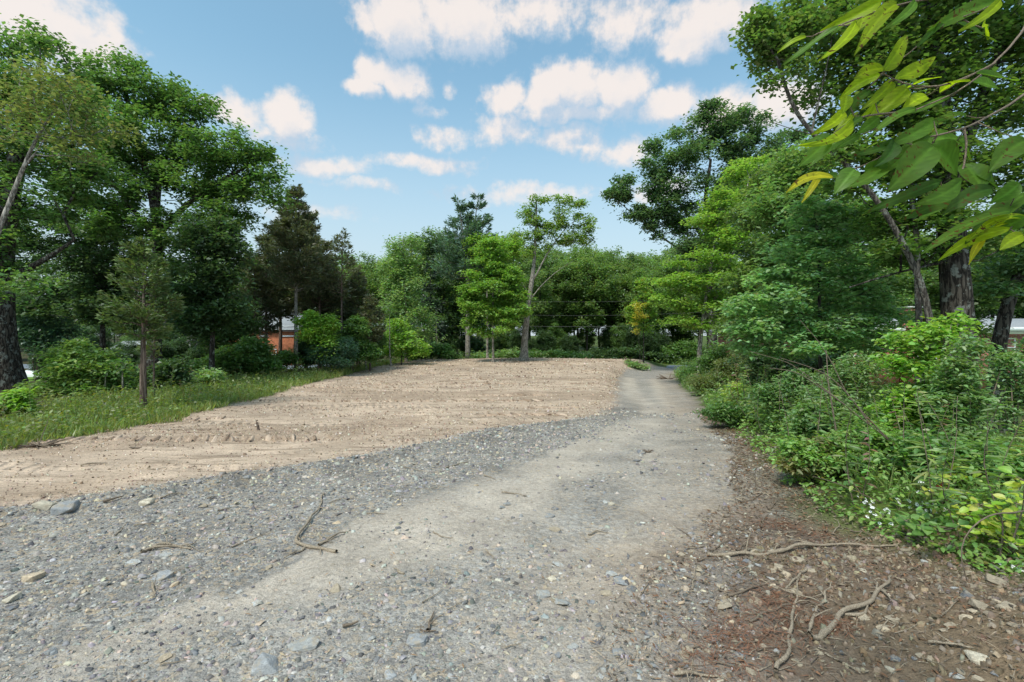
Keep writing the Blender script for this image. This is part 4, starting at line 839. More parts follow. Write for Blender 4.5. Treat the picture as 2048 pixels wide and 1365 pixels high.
# ------------------------------------------------------------------ shrubs
def shrub(name, label, D, px, blobs, n, per, sig, leaf, cols, seed, nst=5, r=.02, group=None, yel=0.0, kind=6, flat=.6, bark='twig', upw=1.0, rtip=.003, cat='shrub', spread=.5, step=.25, twigleaf=.4):
    rng = np.random.RandomState(seed); pxs = [b[0] for b in blobs]; st = []
    top = min(b[1]-b[3]*.3 for b in blobs); w = max(pxs)-min(pxs)+20
    base_py = 682+(EYE-gzs((px-1024)/F*D, D))*F/D
    tr = [(px+rng.normal(0, 4), .5*(base_py+top)), (px+rng.normal(0, w*.1), top+12)]
    for k in range(nst-1):
        b = blobs[rng.randint(len(blobs))]; st.append(([(px, base_py-2, rng.normal(0, .05)), (.5*(px+b[0]), .55*base_py+.45*b[1], rng.normal(0, .1)), (b[0], b[1], rng.normal(0, .2))], r*.8, r*.25))
    return tree(name, label, cat, D, px, tr, blobs, n=n, per=per, sig=sig, flat=flat, leaf=leaf, cols=cols, r=r, rtop=r*.3, bark=bark, seed=seed, group=group, kind=kind, yel=yel, upw=upw, stems=st, rtip=rtip, sides=5, step=step, wob=.012, alpha=.25, up=.4, twigleaf=twigleaf, tname='stems', shell=.15)
# right bank, far to near
shrub("roadside_bush", "green bush at the drive's right edge by the maple foot", 27, 1415, [(1385, 745, 22, 16), (1420, 725, 30, 22), (1450, 740, 30, 26), (1440, 700, 30, 20)], 90, 90, .28, (.13, .5), G_OAK, 71, kind=4)
shrub("roadside_bush", "tangled grassy bush on the right bank beyond the pale goldenrod", 20, 1470, [(1420, 770, 40, 24), (1470, 745, 45, 30), (1510, 720, 40, 24), (1450, 790, 40, 18)], 140, 80, .22, (.13, .32), G_OLIVE, 72, kind=4)
shrub("dark_bush", "dark bush in the shade below the blue-green sapling", 13.5, 1560, [(1520, 720, 50, 24), (1580, 730, 60, 30), (1640, 740, 50, 34), (1540, 760, 40, 20)], 150, 70, .18, (.09, .6), G_DARK, 73, kind=4)
shrub("goldenrod_clump", "pale lime-green leafy plant midway up the right bank", 11.0, 1545, [(1540, 790, 26, 12), (1555, 805, 30, 10), (1530, 825, 34, 10), (1560, 840, 26, 10)], 70, 40, .09, (.075, .5), ((.13, .22, .03), (.30, .42, .07)), 74, kind=6, flat=.4)
shrub("goldenrod_clump", "smaller yellowish plant beside the drive left of the lime-green plant", 13, 1475, [(1470, 780, 14, 14), (1482, 800, 18, 14), (1460, 815, 14, 12)], 40, 40, .11, (.08, .42), ((.12, .19, .025), (.26, .34, .05)), 75)
shrub("weedy_bush", "low tangle of weeds along the drive's right edge at mid distance", 10.5, 1480, [(1440, 820, 34, 18), (1490, 850, 40, 22), (1520, 870, 30, 20), (1460, 840, 30, 14)], 120, 60, .13, (.08, .4), G_OAK, 76)
shrub("privet_bush", "tall small-leaved privet below the leaning trunk", 7.6, 1720, [(1690, 760, 50, 30), (1740, 730, 50, 30), (1700, 820, 60, 34), (1650, 800, 45, 30), (1760, 800, 40, 40), (1620, 840, 40, 24)], 210, 46, .11, (.055, .5), ((.036, .08, .018), (.13, .21, .05)), 77)
shrub("dogwood_bush", "bright round-leaved bush standing in front of the huge dark trunk", 6.4, 1850, [(1860, 665, 45, 22), (1810, 680, 34, 16), (1900, 650, 30, 14), (1800, 730, 40, 24), (1850, 720, 40, 26), (1830, 790, 50, 34), (1870, 780, 40, 30), (1850, 850, 50, 30), (1790, 830, 30, 26)], 200, 30, .10, (.062, .74), ((.05, .115, .012), (.17, .29, .035)), 78, r=.018, nst=7)
shrub("honeysuckle_bush", "grey-green honeysuckle bush at right beside the lawn gap", 5.8, 1940, [(1920, 740, 36, 30), (1945, 690, 34, 20), (1900, 800, 40, 34), (1940, 800, 34, 40), (1915, 870, 50, 34), (1890, 900, 50, 30), (2010, 715, 30, 8)], 220, 34, .095, (.055, .55), ((.04, .088, .02), (.14, .225, .055)), 79, r=.018, nst=7)
shrub("dark_bush", "dark green leafy clump filling the bank below the honeysuckle", 4.9, 1950, [(1900, 930, 60, 34), (1960, 920, 60, 40), (2030, 945, 60, 30), (1850, 900, 50, 34), (1990, 925, 40, 24)], 230, 34, .09, (.06, .6), ((.035, .085, .014), (.115, .21, .04)), 80)
shrub("raspberry_bush", "leafy brambles on the right bank behind the white asters", 5.6, 1740, [(1680, 900, 50, 30), (1740, 880, 50, 34), (1790, 910, 50, 34), (1640, 930, 45, 24), (1700, 950, 60, 24), (1600, 900, 40, 24)], 260, 34, .09, (.06, .58), ((.045, .105, .014), (.155, .26, .045)), 81)
shrub("weedy_bush", "drooping olive and rust tinted weeds left of the asters", 5.6, 1640, [(1620, 930, 34, 24), (1660, 900, 40, 24), (1600, 960, 34, 18), (1650, 960, 30, 18)], 110, 34, .09, (.07, .42), ((.055, .065, .016), (.15, .17, .04)), 82, yel=.05)

shrub("viburnum_bush", "mid green bush on the bank below the blue-green sapling's left side", 9.0, 1570, [(1545, 790, 34, 26), (1590, 770, 40, 30), (1620, 810, 40, 30), (1570, 830, 40, 22), (1600, 850, 34, 18)], 170, 44, .12, (.07, .55), ((.035, .08, .018), (.11, .19, .045)), 86)
shrub("viburnum_bush", "dark leafy bush in the middle of the bank behind the brambles", 6.9, 1665, [(1635, 830, 40, 28), (1690, 845, 44, 30), (1660, 880, 44, 24), (1620, 870, 30, 20), (1720, 880, 34, 24)], 190, 38, .10, (.06, .58), ((.034, .08, .014), (.12, .205, .04)), 87)
shrub("honeysuckle_bush", "thin leafy bush veiling the brick wall at the photo's right edge", 7.4, 2035, [(2020, 735, 26, 36), (2055, 790, 34, 40), (2010, 820, 26, 26), (2060, 700, 30, 30), (2035, 860, 30, 20)], 120, 30, .10, (.06, .58), ((.035, .08, .022), (.12, .2, .06)), 88)
# nearest yellow-green shrub: every large leaf its own part
def blade(L, Wd, rng, nl=6, nw=4, fold=.25, droop=.2, acum=.5, cols=None, veins=0):
    """one leaf blade lying along +Y, base at origin; returns verts, faces, colours"""
    V, C = [], []; cur = rng.normal(0, .06); tw = rng.normal(0, .35)
    for i in range(nl+1):
        t = i/nl; w = Wd*.5*(math.sin(math.pi*min(1, t**.8))**(.75))*(1-acum*.35*t) if 0 < i < nl else .0015
        for j in range(nw+1):
            q = 2*j/nw-1; vein = 1.18 if abs(q) < .05 else 1.0; pz = 0.0
            if veins:
                s_ = abs(math.sin(math.pi*veins*(t-.28*abs(q)))); pz = .035*Wd*s_*(1-abs(q)*.6)*min(1, abs(q)*4); vein = 1.35 if abs(q) < .05 else (.82+.36*(1-s_)**2); w_ = w*(1+.03*math.sin(t*40+q))
            z = abs(q)*w*fold-droop*L*t*t+.02*L*math.sin(t*7+q)*abs(q)+pz+tw*q*w*t
            V.append((q*w+cur*L*math.sin(t*3), L*t, z)); C.append(np.array(cols)*vein*(1+.06*rng.normal()))
    i = np.arange((nl+1)*(nw+1)).reshape(nl+1, nw+1)
    Fq = np.stack([i[:-1, :-1], i[:-1, 1:], i[1:, 1:], i[1:, :-1]], -1).reshape(-1, 4)
    return np.array(V), Fq, np.clip(np.array(C), .004, 1)
def orient(o, base, tip, facing, roll=0.0):
    y = Vector(tip)-Vector(base); L = y.length; y.normalize(); z = Vector(facing); z = (z-y*z.dot(y)).normalized(); x = y.cross(z)
    from mathutils import Matrix
    m = Matrix((x, y, z)).transposed()
    if roll: m = m @ Matrix.Rotation(roll, 3, 'Y')
    o.rotation_euler = m.to_euler(); o.location = base; return L
def leafy_shrub(name, label, D, px, spots, seed, pal, size, r=.008):
    rng = np.random.RandomState(seed); bx_ = (px-1024)/F*D; base = np.array([bx_, D, gzs(bx_, D)-.03])
    root = bpy.data.objects.new(name, None); COL.objects.link(root); root.location = base; tag(root, label, "shrub")
    meshes = []
    for c in pal:
        for k in range(2):
            V, Fq, C = blade(1.0, .62+.1*k, rng, 5, 4, .22, .16+.1*k, .3, c); meshes.append(np_mesh('leaf', V, Fq, M['leaf'], C, True))
    chains = []
    for (qx, qy, rad, nl) in spots:
        nl = int(nl*1.7)
        tip = at(qx, qy, D+rng.normal(0, .18)); mid = .5*(base+tip)+np.array([rng.normal(0, .1), rng.normal(0, .1), .12]); P = smooth_line([base+rng.normal(0, .04, 3)*[1, 1, 0], mid, tip], .08, rng, .008)
        chains.append((P-base, np.linspace(r, .002, len(P))))
        for k in range(nl):
            t = len(P)-1-int(abs(rng.normal(0, .33))*(len(P)-1)*.75); t = max(1, t); p = P[t]; a = rng.rand()*6.28
            d = np.array([math.cos(a), math.sin(a), .25+.3*rng.normal()]); d /= np.linalg.norm(d); off = d*rad*D/F*rng.rand()*.8
            q = p+off; chains.append((np.array([p, q])-base, [.002, .0012])); L = size*(.55+.7*rng.rand())
            o = link('leaf', meshes[rng.randint(len(meshes))], root); orient(o, Vector(q-base), Vector(q-base+d*L), Vector((rng.normal(0, .35), -.45+rng.normal(0, .3), 1))); o.scale = (L, L, L)
    V, Fs = tubes(chains, 5); link('stems', np_mesh('stems', V, Fs, M['twig'], None, True), root)
PAL_Y = [(.22, .42, .03), (.33, .50, .035), (.42, .52, .05), (.50, .50, .10)]
leafy_shrub("yellow_green_shrub", "yellow-green broad-leaved shrub nearest the camera at the right edge", 3.55, 2010, [(1960, 1010, 30, 16), (2000, 1060, 30, 16), (2030, 1010, 30, 14), (1985, 1100, 26, 14), (2040, 1095, 30, 16), (1950, 1060, 24, 10), (2045, 960, 26, 12), (2020, 1130, 20, 10), (1970, 1040, 34, 14), (2015, 1085, 34, 14), (1935, 1030, 28, 12)], 83, PAL_Y, .068)
leafy_shrub("yellow_green_shrub", "yellowing shrub with one red leaf spray behind the white asters", 4.4, 1885, [(1900, 935, 26, 14), (1870, 950, 24, 12), (1925, 960, 26, 14), (1850, 985, 24, 10), (1940, 1000, 24, 12), (1890, 1000, 20, 10)], 84, [(.30, .43, .04), (.44, .46, .08), (.20, .36, .03)], .072)
leafy_shrub("young_tree_seedling", "broad flat green leaves low at the bank foot under the asters", 4.0, 1850, [(1850, 1065, 22, 8), (1875, 1050, 22, 8), (1830, 1050, 18, 6), (1810, 1040, 18, 6)], 85, [(.12, .25, .06), (.18, .32, .08)], .09)
# red leaf spray
def red_spray():
    rng = np.random.RandomState(9); p0 = at(1882, 975, 4.25); g = np.array([p0[0], p0[1], gzs(p0[0], p0[1])])
    root = bpy.data.objects.new("red_leaf_seedling", None); COL.objects.link(root); root.location = g; tag(root, "crimson leaf spray among the yellowing shrub leaves", "seedling")
    V, Fs = tubes([(np.array([[0, 0, 0], (p0-g)*.5+[.02, 0, 0], p0-g]), [.004, .003, .002])], 5); link('stem', np_mesh('stem', V, Fs, M['twig']), root)
    for k in range(5):
        V, Fq, C = blade(1, .5, rng, 5, 4, .2, .2, .4, (.30, .012, .014)); a = k*1.3
        o = link('leaf', np_mesh('leaf', V, Fq, M['leaf'], C, True), root); d = Vector((math.cos(a), -.2, math.sin(a)*.7)); orient(o, Vector(p0-g), Vector(p0-g)+d, Vector((0, -1, .6))); o.scale = (.055,)*3
red_spray()
# white asters
def asters():
    rng = np.random.RandomState(10)
    lbs = {0: "white aster cluster left of centre among the bank weeds", 1: "broad white aster cluster in the middle of the bank weeds", 2: "small white aster head beside the yellowing shrub", 3: "white aster cluster highest on the bank near the red leaf", 4: "white aster cluster low at the photo's right edge"}
    for k, (px, py, D, n, sp) in enumerate([(1757, 1022, 4.35, 12, 20), (1838, 1018, 4.3, 18, 26), (1800, 1005, 4.4, 4, 14), (1850, 975, 4.5, 10, 22), (2022, 1130, 3.4, 8, 16), (1880, 1030, 4.2, 5, 12), (1735, 1000, 4.6, 4, 12), (1920, 1030, 4.1, 4, 10), (1755, 1040, 4.2, 5, 14)]):
        c = at(px, py, D); g = np.array([c[0], c[1], gzs(c[0], c[1])-.02]); root = bpy.data.objects.new("aster_plant", None); COL.objects.link(root); root.location = g
        tag(root, lbs.get(k, "tiny white aster sprig among the right bank weeds"), "flower", "white asters on the right bank")
        ch = []; V0, F0 = [], []
        for j in range(n):
            h = c+np.array([rng.normal(0, sp*.5)*D/F, rng.normal(0, .06), rng.normal(0, sp*.28)*D/F]); ch.append((np.array([[rng.normal(0, .02), 0, 0], (h-g)*.6+rng.normal(0, .015, 3), h-g]), [.0025, .002, .0012]))
            # a daisy head: nine petals and a disc
            V, Fq = [], []; N = np.array([rng.normal(0, .4), -.6+rng.normal(0, .3), .8]); N /= np.linalg.norm(N); A = np.cross(N, [1, 0, .1]); A /= np.linalg.norm(A); B = np.cross(N, A); rr = .015+.008*rng.rand()
            for q in range(9):
                a = q*2*np.pi/9+rng.normal(0, .1); d = A*math.cos(a)+B*math.sin(a); s_ = np.cross(N, d); o_ = len(V); V += [h-g+d*.002, h-g+d*rr*.6+s_*rr*.22, h-g+d*rr+N*.002, h-g+d*rr*.6-s_*rr*.22]; Fq.append([o_, o_+1, o_+2, o_+3])
            link('flower_head', np_mesh('flower_head', np.array(V), np.array(Fq), M['petal']), root)
        V, Fs = tubes(ch, 4); link('stems', np_mesh('stems', V, Fs, M['twig']), root)
asters()
# left side shrubs
LEFT = [("leafy_bush", "large light green bush in front of the left oak and cedar", 17.5, 130, [(140, 725, 44, 40), (185, 740, 60, 40), (120, 790, 60, 18), (200, 780, 50, 24)], 230, 70, .24, (.15, .55), ((.045, .095, .016), (.13, .21, .04)), 91),
 ("leafy_bush", "dark bush right behind the near cedar's trunk", 19.5, 235, [(220, 740, 50, 34), (260, 760, 40, 26), (330, 770, 40, 26), (350, 740, 30, 30)], 120, 60, .24, (.15, .55), G_DARK, 92),
 ("fir_bush", "dark rounded bush left of the white car's roofline", 30, 70, [(90, 670, 50, 40), (60, 650, 40, 34), (130, 690, 40, 36)], 120, 70, .35, (.2, .5), ((.02, .05, .02), (.06, .12, .05)), 93),
 ("leafy_sapling", "small yellow-leaved sapling at the lower left edge", 12.5, 28, [(35, 795, 22, 14), (20, 810, 26, 12), (45, 815, 14, 10)], 34, 40, .12, (.12, .5), G_BRIGHT, 94),
 ("leafy_bush", "pale-leaved low bush at the wood's edge right of the near cedar", 21, 405, [(400, 765, 24, 16), (415, 755, 20, 14), (390, 780, 20, 10)], 44, 60, .2, (.17, .55), G_PALE, 95),
 ("leafy_bush", "shaded green bush below the grey roof at the wood's edge", 27, 480, [(460, 715, 34, 24), (500, 700, 34, 30), (430, 730, 30, 20), (520, 725, 30, 20)], 120, 80, .3, (.2, .5), G_OAK, 96),
 ("leafy_bush", "low green bush hiding the foot of the orange brick wall", 32, 560, [(545, 722, 28, 14), (580, 715, 24, 14), (520, 712, 22, 12)], 80, 70, .26, (.19, .5), G_OAK, 118),
 ("leafy_bush", "yellow-green bush right of the tallest cedar's bare trunk", 31, 640, [(630, 665, 26, 24), (650, 690, 26, 20), (620, 640, 20, 16), (660, 650, 16, 20)], 100, 70, .3, (.2, .5), G_BRIGHT, 97),
 ("spruce_bush", "low dark evergreen bush beside the lot's far left corner", 31, 660, [(645, 705, 26, 24), (680, 715, 26, 20), (690, 690, 18, 18)], 100, 80, .25, (.18, .22), ((.016, .045, .02), (.05, .11, .05)), 98),
 ("leafy_bush", "green bush at the grass bank's far end by the lot corner", 34, 705, [(700, 690, 24, 26), (730, 700, 24, 20), (715, 660, 20, 24)], 90, 80, .3, (.2, .5), G_OAK, 99),
 ("leafy_bush", "low green bush behind the lot under the pale young tree", 50, 850, [(830, 705, 30, 12), (870, 700, 26, 12), (900, 712, 30, 10)], 70, 60, .4, (.28, .55), G_OAK, 110),
 ("leafy_bush", "low bush behind the lot between the maple and forked tree", 53, 1020, [(1000, 712, 30, 10), (1030, 708, 24, 10), (960, 715, 30, 9)], 70, 60, .4, (.28, .55), G_PALE, 111),
 ("leafy_bush", "low roadside bush just right of the forked tree's foot", 53, 1090, [(1080, 712, 30, 10), (1120, 710, 30, 12), (1150, 715, 24, 9)], 80, 60, .4, (.28, .55), G_OAK, 112),
 ("leafy_bush", "dark roadside bush near the asphalt at the lot's right corner", 61, 1240, [(1200, 712, 36, 12), (1250, 708, 40, 14), (1300, 712, 36, 12)], 110, 70, .45, (.3, .55), G_DARK, 113),
 ("leafy_bush", "roadside bush across the road end left of the layered maple", 62, 1350, [(1330, 708, 30, 14), (1370, 700, 30, 18)], 70, 70, .45, (.3, .55), G_OAK, 114),
 ("weedy_bush", "green weeds crowning the soil bank at the lot's right corner", 47.5, 1270, [(1262, 728, 16, 5), (1282, 733, 14, 5)], 26, 30, .25, (.24, .4), G_PALE, 115)]
for (nm, lb, D, px, bl, n, per, sg, lf, cl, sd) in LEFT: shrub(nm, lb, D, px, bl, n, per, sg, lf, cl, sd, kind=4, r=.03, step=.4, rtip=.005)
# slim bare saplings along the left wood edge
for i, (px, D, top, lb) in enumerate([(208, 17, 745, "left one of two bare thin saplings left of the near cedar"), (246, 17, 740, "right one of two bare thin saplings left of the near cedar"), (733, 37, 640, "thin pale sapling trunk at the lot's far left corner"), (783, 40, 620, "slender leaning sapling by the bright bush behind the lot"), (878, 52, 640, "leaning thin trunk in the dark gap right of the pale young tree")]):
    tree("sapling", lb, "sapling", D, px, [(px-3, (top+745)/2), (px-6 if i > 2 else px, top)], [(px-4, top-8, 14, 14)], n=10, per=16, sig=.22, leaf=(.16, .55), cols=G_OAK, r=.03 if i < 2 else .07, rtop=.012, bark='bark_pale', seed=120+i, rtip=.006)

# tall weed stalks standing out of the banks
def stalk_proto(i):
    r3 = np.random.RandomState(3000+i); H = 1.0; P = smooth_line([(0, 0, -.03), (.04*r3.normal(), .04*r3.normal(), .5), (.1*r3.normal(), .1*r3.normal(), 1.0)], .12, r3, .01)
    root = bpy.data.objects.new("weed_stalk", None); COL.objects.link(root); chains = [(P, np.linspace(.006, .002, len(P)))]; C, N, T, L = [], [], [], []
    for k in range(46 if i != 2 else 18):
        t = .12+.88*r3.rand(); q = t*(len(P)-1); j = min(int(q), len(P)-2); b = P[j]+(P[j+1]-P[j])*(q-j); a = r3.rand()*6.28; d = np.array([math.cos(a), math.sin(a), .35-.5*r3.rand()]); d /= np.linalg.norm(d)
        n_ = np.array([0, 0, 1.0])+.3*r3.normal(0, 1, 3); n_ -= d*(n_@d); n_ /= np.linalg.norm(n_); C.append(b); N.append(n_); T.append(d); L.append((.15 if i != 1 else .10)*(1.15-.6*t)*(.7+.5*r3.rand()))
    V, Fs, k = leaves(np.array(C), np.array(N), np.array(T), np.array(L), np.array(L)*[.24, .5, .3, .2][i], 6)
    cols = [((.04, .085, .016), (.11, .18, .04)), ((.035, .08, .014), (.12, .2, .04)), ((.10, .06, .03), (.17, .12, .06)), ((.07, .12, .02), (.17, .23, .05))][i]
    link('stem', np_mesh('stem', *tubes(chains, 5), M['twig'], None, True), root); link('leaves', np_mesh('leaves', V, Fs, M['leaf'], shades(r3, len(C), cols[0], cols[1], r3.rand(len(C)), k)), root); return root
SP = [stalk_proto(i) for i in range(4)]; su = [0]*4; r3 = np.random.RandomState(44)
def put_stalk(x, y, h, side):
    i = int(r3.choice([0, 0, 1, 1, 2, 3])); o = SP[i] if not su[i] else copy_tree(SP[i]); su[i] = 1; o.location = (x, y, gzs(x, y)); o.rotation_euler = (r3.normal(0, .14), r3.normal(0, .14), r3.rand()*6.28); o.scale = (h, h, h)
    kind = ["narrow-leaved green", "broad-leaved green", "withered brown", "yellow-green"][i]
    tag(o, kind+" weed stalk standing in the "+("right bank undergrowth" if side == 'r' else "left bank grass"), "weed", "weed stalks on the right bank" if side == 'r' else "weed stalks on the left bank")
for k in range(64):
    y = 3.6*(13/3.6)**r3.rand(); put_stalk(float(xv(y))+.35+1.6*r3.rand()**1.3, y, .45+.55*r3.rand()+.03*y, 'r')
for k in range(46):
    y = 9*(40/9)**r3.rand(); put_stalk(float(xl(y))-.4-3.5*r3.rand(), y, .4+.5*r3.rand()+.012*y, 'l')

# ------------------------------------------------------------------ ground cover (uncountable)
def cover(name, label, cat, xs, ys, h, leaf, cols, seed, kind=4, mat='leaf', yel=0.0, upw=1.0, hpow=1.3, lift=.0):
    rng = np.random.RandomState(seed); n = len(xs); z = gz(xs, ys)
    hh = h*(.25+1.1*vnoise(xs*1.6+seed, ys*1.6))*(.6+.8*vnoise(xs*5+seed, ys*5)); C = np.stack([xs, ys, z+lift+hh*rng.rand(n)**hpow], 1)
    N, T = rand_frames(rng, n, upw); L = (leaf[0] if np.isscalar(leaf[0]) else leaf[0])*(.6+.8*rng.rand(n)); V, Fs, k = leaves(C, N, T, L, L*leaf[1], kind)
    cl = np.clip(.45+1.3*fbm(xs*1.3+seed, ys*1.3, 3)+rng.normal(0, .08, n), 0, 1)
    tag(link(name, np_mesh(name, V, Fs, M[mat], shades(rng, n, cols[0], cols[1], cl, k, yel))), label, cat, kind='stuff')
def blades_cover(name, label, cat, xs, ys, h, w, cols, seed):
    rng = np.random.RandomState(seed); n = len(xs); z = gz(xs, ys); C = np.stack([xs, ys, z-.01], 1); T = rng.normal(0, .38, (n, 3)); T[:, 2] = 1; T /= np.linalg.norm(T, axis=1)[:, None]
    N = rng.normal(0, 1, (n, 3)); N[:, 2] *= .2; N -= T*(N*T).sum(1)[:, None]; N /= np.linalg.norm(N, axis=1)[:, None]
    L = h*(.4+.9*rng.rand(n))*(.5+vnoise(xs*1.2+seed, ys*1.2)); V, Fs, k = leaves(C, N, T, L, np.minimum(L*.2, w), 4)
    cl = np.clip(.5+1.4*fbm(xs*.9+seed, ys*.9, 3), 0, 1); tag(link(name, np_mesh(name, V, Fs, M['leaf'], shades(rng, n, cols[0], cols[1], cl, k, .03))), label, cat, kind='stuff')
rng = np.random.RandomState(77)
def strip(n, y0, y1, fx0, fx1, p=1.0):
    y = y0*(y1/y0)**(rng.rand(n)); a, b = fx0(y), fx1(y); return a+(b-a)*rng.rand(n)**p, y
# left bank: grass and low weeds between the lot edge and the trees
x, y = strip(21000, 6.5, 46, lambda y: xl(y)+.25+.9*fbm(y*1.3, y*.3+3, 4), lambda y: xl(y)-np.interp(y, [6, 12, 25, 46], [4.5, 4.5, 4.5, 4]), 1.25)
blades_cover("grass_bank", "bright unmown grass along the lot's left edge", "grass", x, y, np.interp(y, [6, 15, 30, 46], [.16, .24, .38, .5]), .03, ((.05, .085, .014), (.15, .20, .034)), 201)
x, y = strip(24000, 6.5, 45, lambda y: xl(y)+.1+.9*fbm(y*1.3, y*.3+3, 4), lambda y: xl(y)-np.interp(y, [6, 20, 45], [7, 8, 8]), 1.1)
cover("weed_cover", "low mixed weeds and vines on the left bank under the trees", "weeds", x, y, np.interp(y, [6, 20, 45], [.28, .45, .7]), (np.interp(y, [6, 20, 45], [.08, .13, .2]), .5), ((.03, .055, .010), (.115, .155, .028)), 202, yel=.03)
# right bank weeds
x, y = strip(20000, 2.6, 16, lambda y: xv(y)+.05+.5*fbm(y*3, y+3, 4), lambda y: xv(y)+np.interp(y, [2, 6, 16], [2.6, 3.5, 5]), 1.15)
cover("weed_cover", "dense leafy weeds covering the right bank beside the drive", "weeds", x, y, np.interp(y, [2, 4, 8, 16], [.22, .32, .5, .8])*np.clip((x-xv(y))*1.1+.25, .2, 1), (np.interp(y, [2, 6, 16], [.042, .055, .09]), .58), ((.042, .10, .014), (.155, .255, .042)), 203, kind=6, yel=.015)
x, y = strip(12000, 12, 48, lambda y: xv(y)+.1+.8*fbm(y*1.5, y*.2, 4), lambda y: xv(y)+5, 1.2)
cover("weed_cover", "green roadside weeds along the far drive's right edge", "weeds", x, y, np.interp(y, [12, 48], [.6, 1.0]), (np.interp(y, [12, 48], [.10, .22]), .45), ((.035, .075, .014), (.12, .19, .04)), 204)
x, y = strip(9000, 3.0, 12, lambda y: xv(y)+.6, lambda y: xv(y)+4, 1.0)
blades_cover("grass_tufts", "thin dark grass blades among the right bank weeds", "grass", x, y, np.interp(y, [3, 12], [.25, .5]), .012, ((.04, .075, .014), (.12, .18, .035)), 205)
# far ground cover behind the lot and across the road
n = 26000; xx = -16+56*rng.rand(n); yy = 51.2+28*rng.rand(n)**1.5; k = ~((yy+.03*xx > 51.9) & (yy+.03*xx < 59.1)) & ~((xx > xb(yy)-2) & (yy < 52)) & ((yy > 58) | (xx < 9+3*fbm(yy, yy))); xx, yy = xx[k], yy[k]
k = ~((yy > 63) & (fbm(xx*.12, yy*.12) > -.02)); xx, yy = xx[k], yy[k]
cover("weed_cover", "knee-high weeds behind the lot and across the road", "weeds", xx, yy, .9, (.28, .5), ((.03, .065, .014), (.11, .18, .036)), 206)
# dry leaf and twig litter on the verge
x, y = strip(15000, 1.6, 14, lambda y: xr(y)-.25+.5*fbm(y*2, y), lambda y: xv(y)+.35, 1.0)
rr = rng.rand(len(x)); lc = np.where(rr[:, None] < .3, [.20, .095, .045], np.where(rr[:, None] < .75, [.125, .092, .066], [.30, .24, .17]))
def litter(name, label, xs, ys, size, colr, seed, asp=.28):
    r2 = np.random.RandomState(seed); n = len(xs); C = np.stack([xs, ys, gz(xs, ys)+.006+.015*r2.rand(n)], 1); N, T = rand_frames(r2, n, 1.6); T[:, 2] *= .5; T /= np.linalg.norm(T, axis=1)[:, None]; L = size*(.4+1.2*r2.rand(n)); V, Fs, k = leaves(C, N, T, L, L*asp, 4)
    tag(link(name, np_mesh(name, V, Fs, M['litter'], np.repeat(colr*(.7+.6*r2.rand(n, 1)), 4, 0))), label, "litter", kind='stuff')
litter("leaf_litter", "dry leaf and bark litter strewn along the drive's right verge", x, y, np.interp(y, [2, 14], [.028, .07]), lc, 207)
x, y = strip(5000, 1.6, 6, lambda y: xr(y)-.4, lambda y: xv(y)+.2); lc = np.where(rng.rand(len(x))[:, None] < .6, [.17, .13, .10], [.33, .26, .19]) 
litter("twig_litter", "fine dry twig bits over the near verge", x, y, .085, lc, 208, .035)
x, y = strip(2600, 1.7, 9, lambda y: xb(y)-.3, lambda y: xr(y)+.2); lc = np.where(rng.rand(len(x))[:, None] < .5, [.42, .33, .22], [.30, .18, .10])
litter("bark_chips", "pale wood splinters scattered over the gravel", x, y, .035, lc, 209, .16)

# ------------------------------------------------------------------ stones
def chips(name, label, cat, xs, ys, size, flat, pal, seed, mat='stone', sink=.3):
    r2 = np.random.RandomState(seed); n = len(xs); z = gz(xs, ys)
    B = np.array([[-1, -1, -1], [1, -1, -1], [1, 1, -1], [-1, 1, -1], [-1, -1, 1], [1, -1, 1], [1, 1, 1], [-1, 1, 1]], float)
    J = B[None]*(.62+.38*r2.rand(n, 8, 1))+r2.normal(0, .22, (n, 8, 3)); J[:, 4:, :2] *= .68
    S = np.stack([size*(.7+.5*r2.rand(n)), size*(.45+.4*r2.rand(n)), size*flat*(.6+.8*r2.rand(n))], 1)*.5
    V = J*S[:, None, :]; a = r2.rand(n)*2*np.pi; ca, sa = np.cos(a), np.sin(a); tx, ty = r2.normal(0, .3, n), r2.normal(0, .3, n)
    X = V[..., 0]*ca[:, None]-V[..., 1]*sa[:, None]; Y = V[..., 0]*sa[:, None]+V[..., 1]*ca[:, None]; Z = V[..., 2]+X*tx[:, None]+Y*ty[:, None]
    V = np.stack([X+xs[:, None], Y+ys[:, None], Z+(z+S[:, 2]*(1-2*sink))[:, None]], -1)
    q = np.array([[0, 3, 2, 1], [4, 5, 6, 7], [0, 1, 5, 4], [1, 2, 6, 5], [2, 3, 7, 6], [3, 0, 4, 7]])[1:]
    Fs = (np.arange(n)[:, None, None]*8+q[None]).reshape(-1, 4)
    pal = np.array(pal); c = pal[r2.randint(len(pal), size=n)]*(.75+.5*r2.rand(n, 1)); c = c*(1+r2.normal(0, .05, (n, 3)))
    tag(link(name, np_mesh(name, V.reshape(-1, 3), Fs, M[mat], np.repeat(np.clip(c, .01, 1), 8, 0))), label, cat, kind='stuff')
GREY = [(.19, .185, .185), (.27, .26, .255), (.125, .122, .125), (.36, .345, .33), (.42, .40, .375), (.23, .225, .23), (.46, .38, .30), (.40, .36, .31), (.16, .155, .155)]
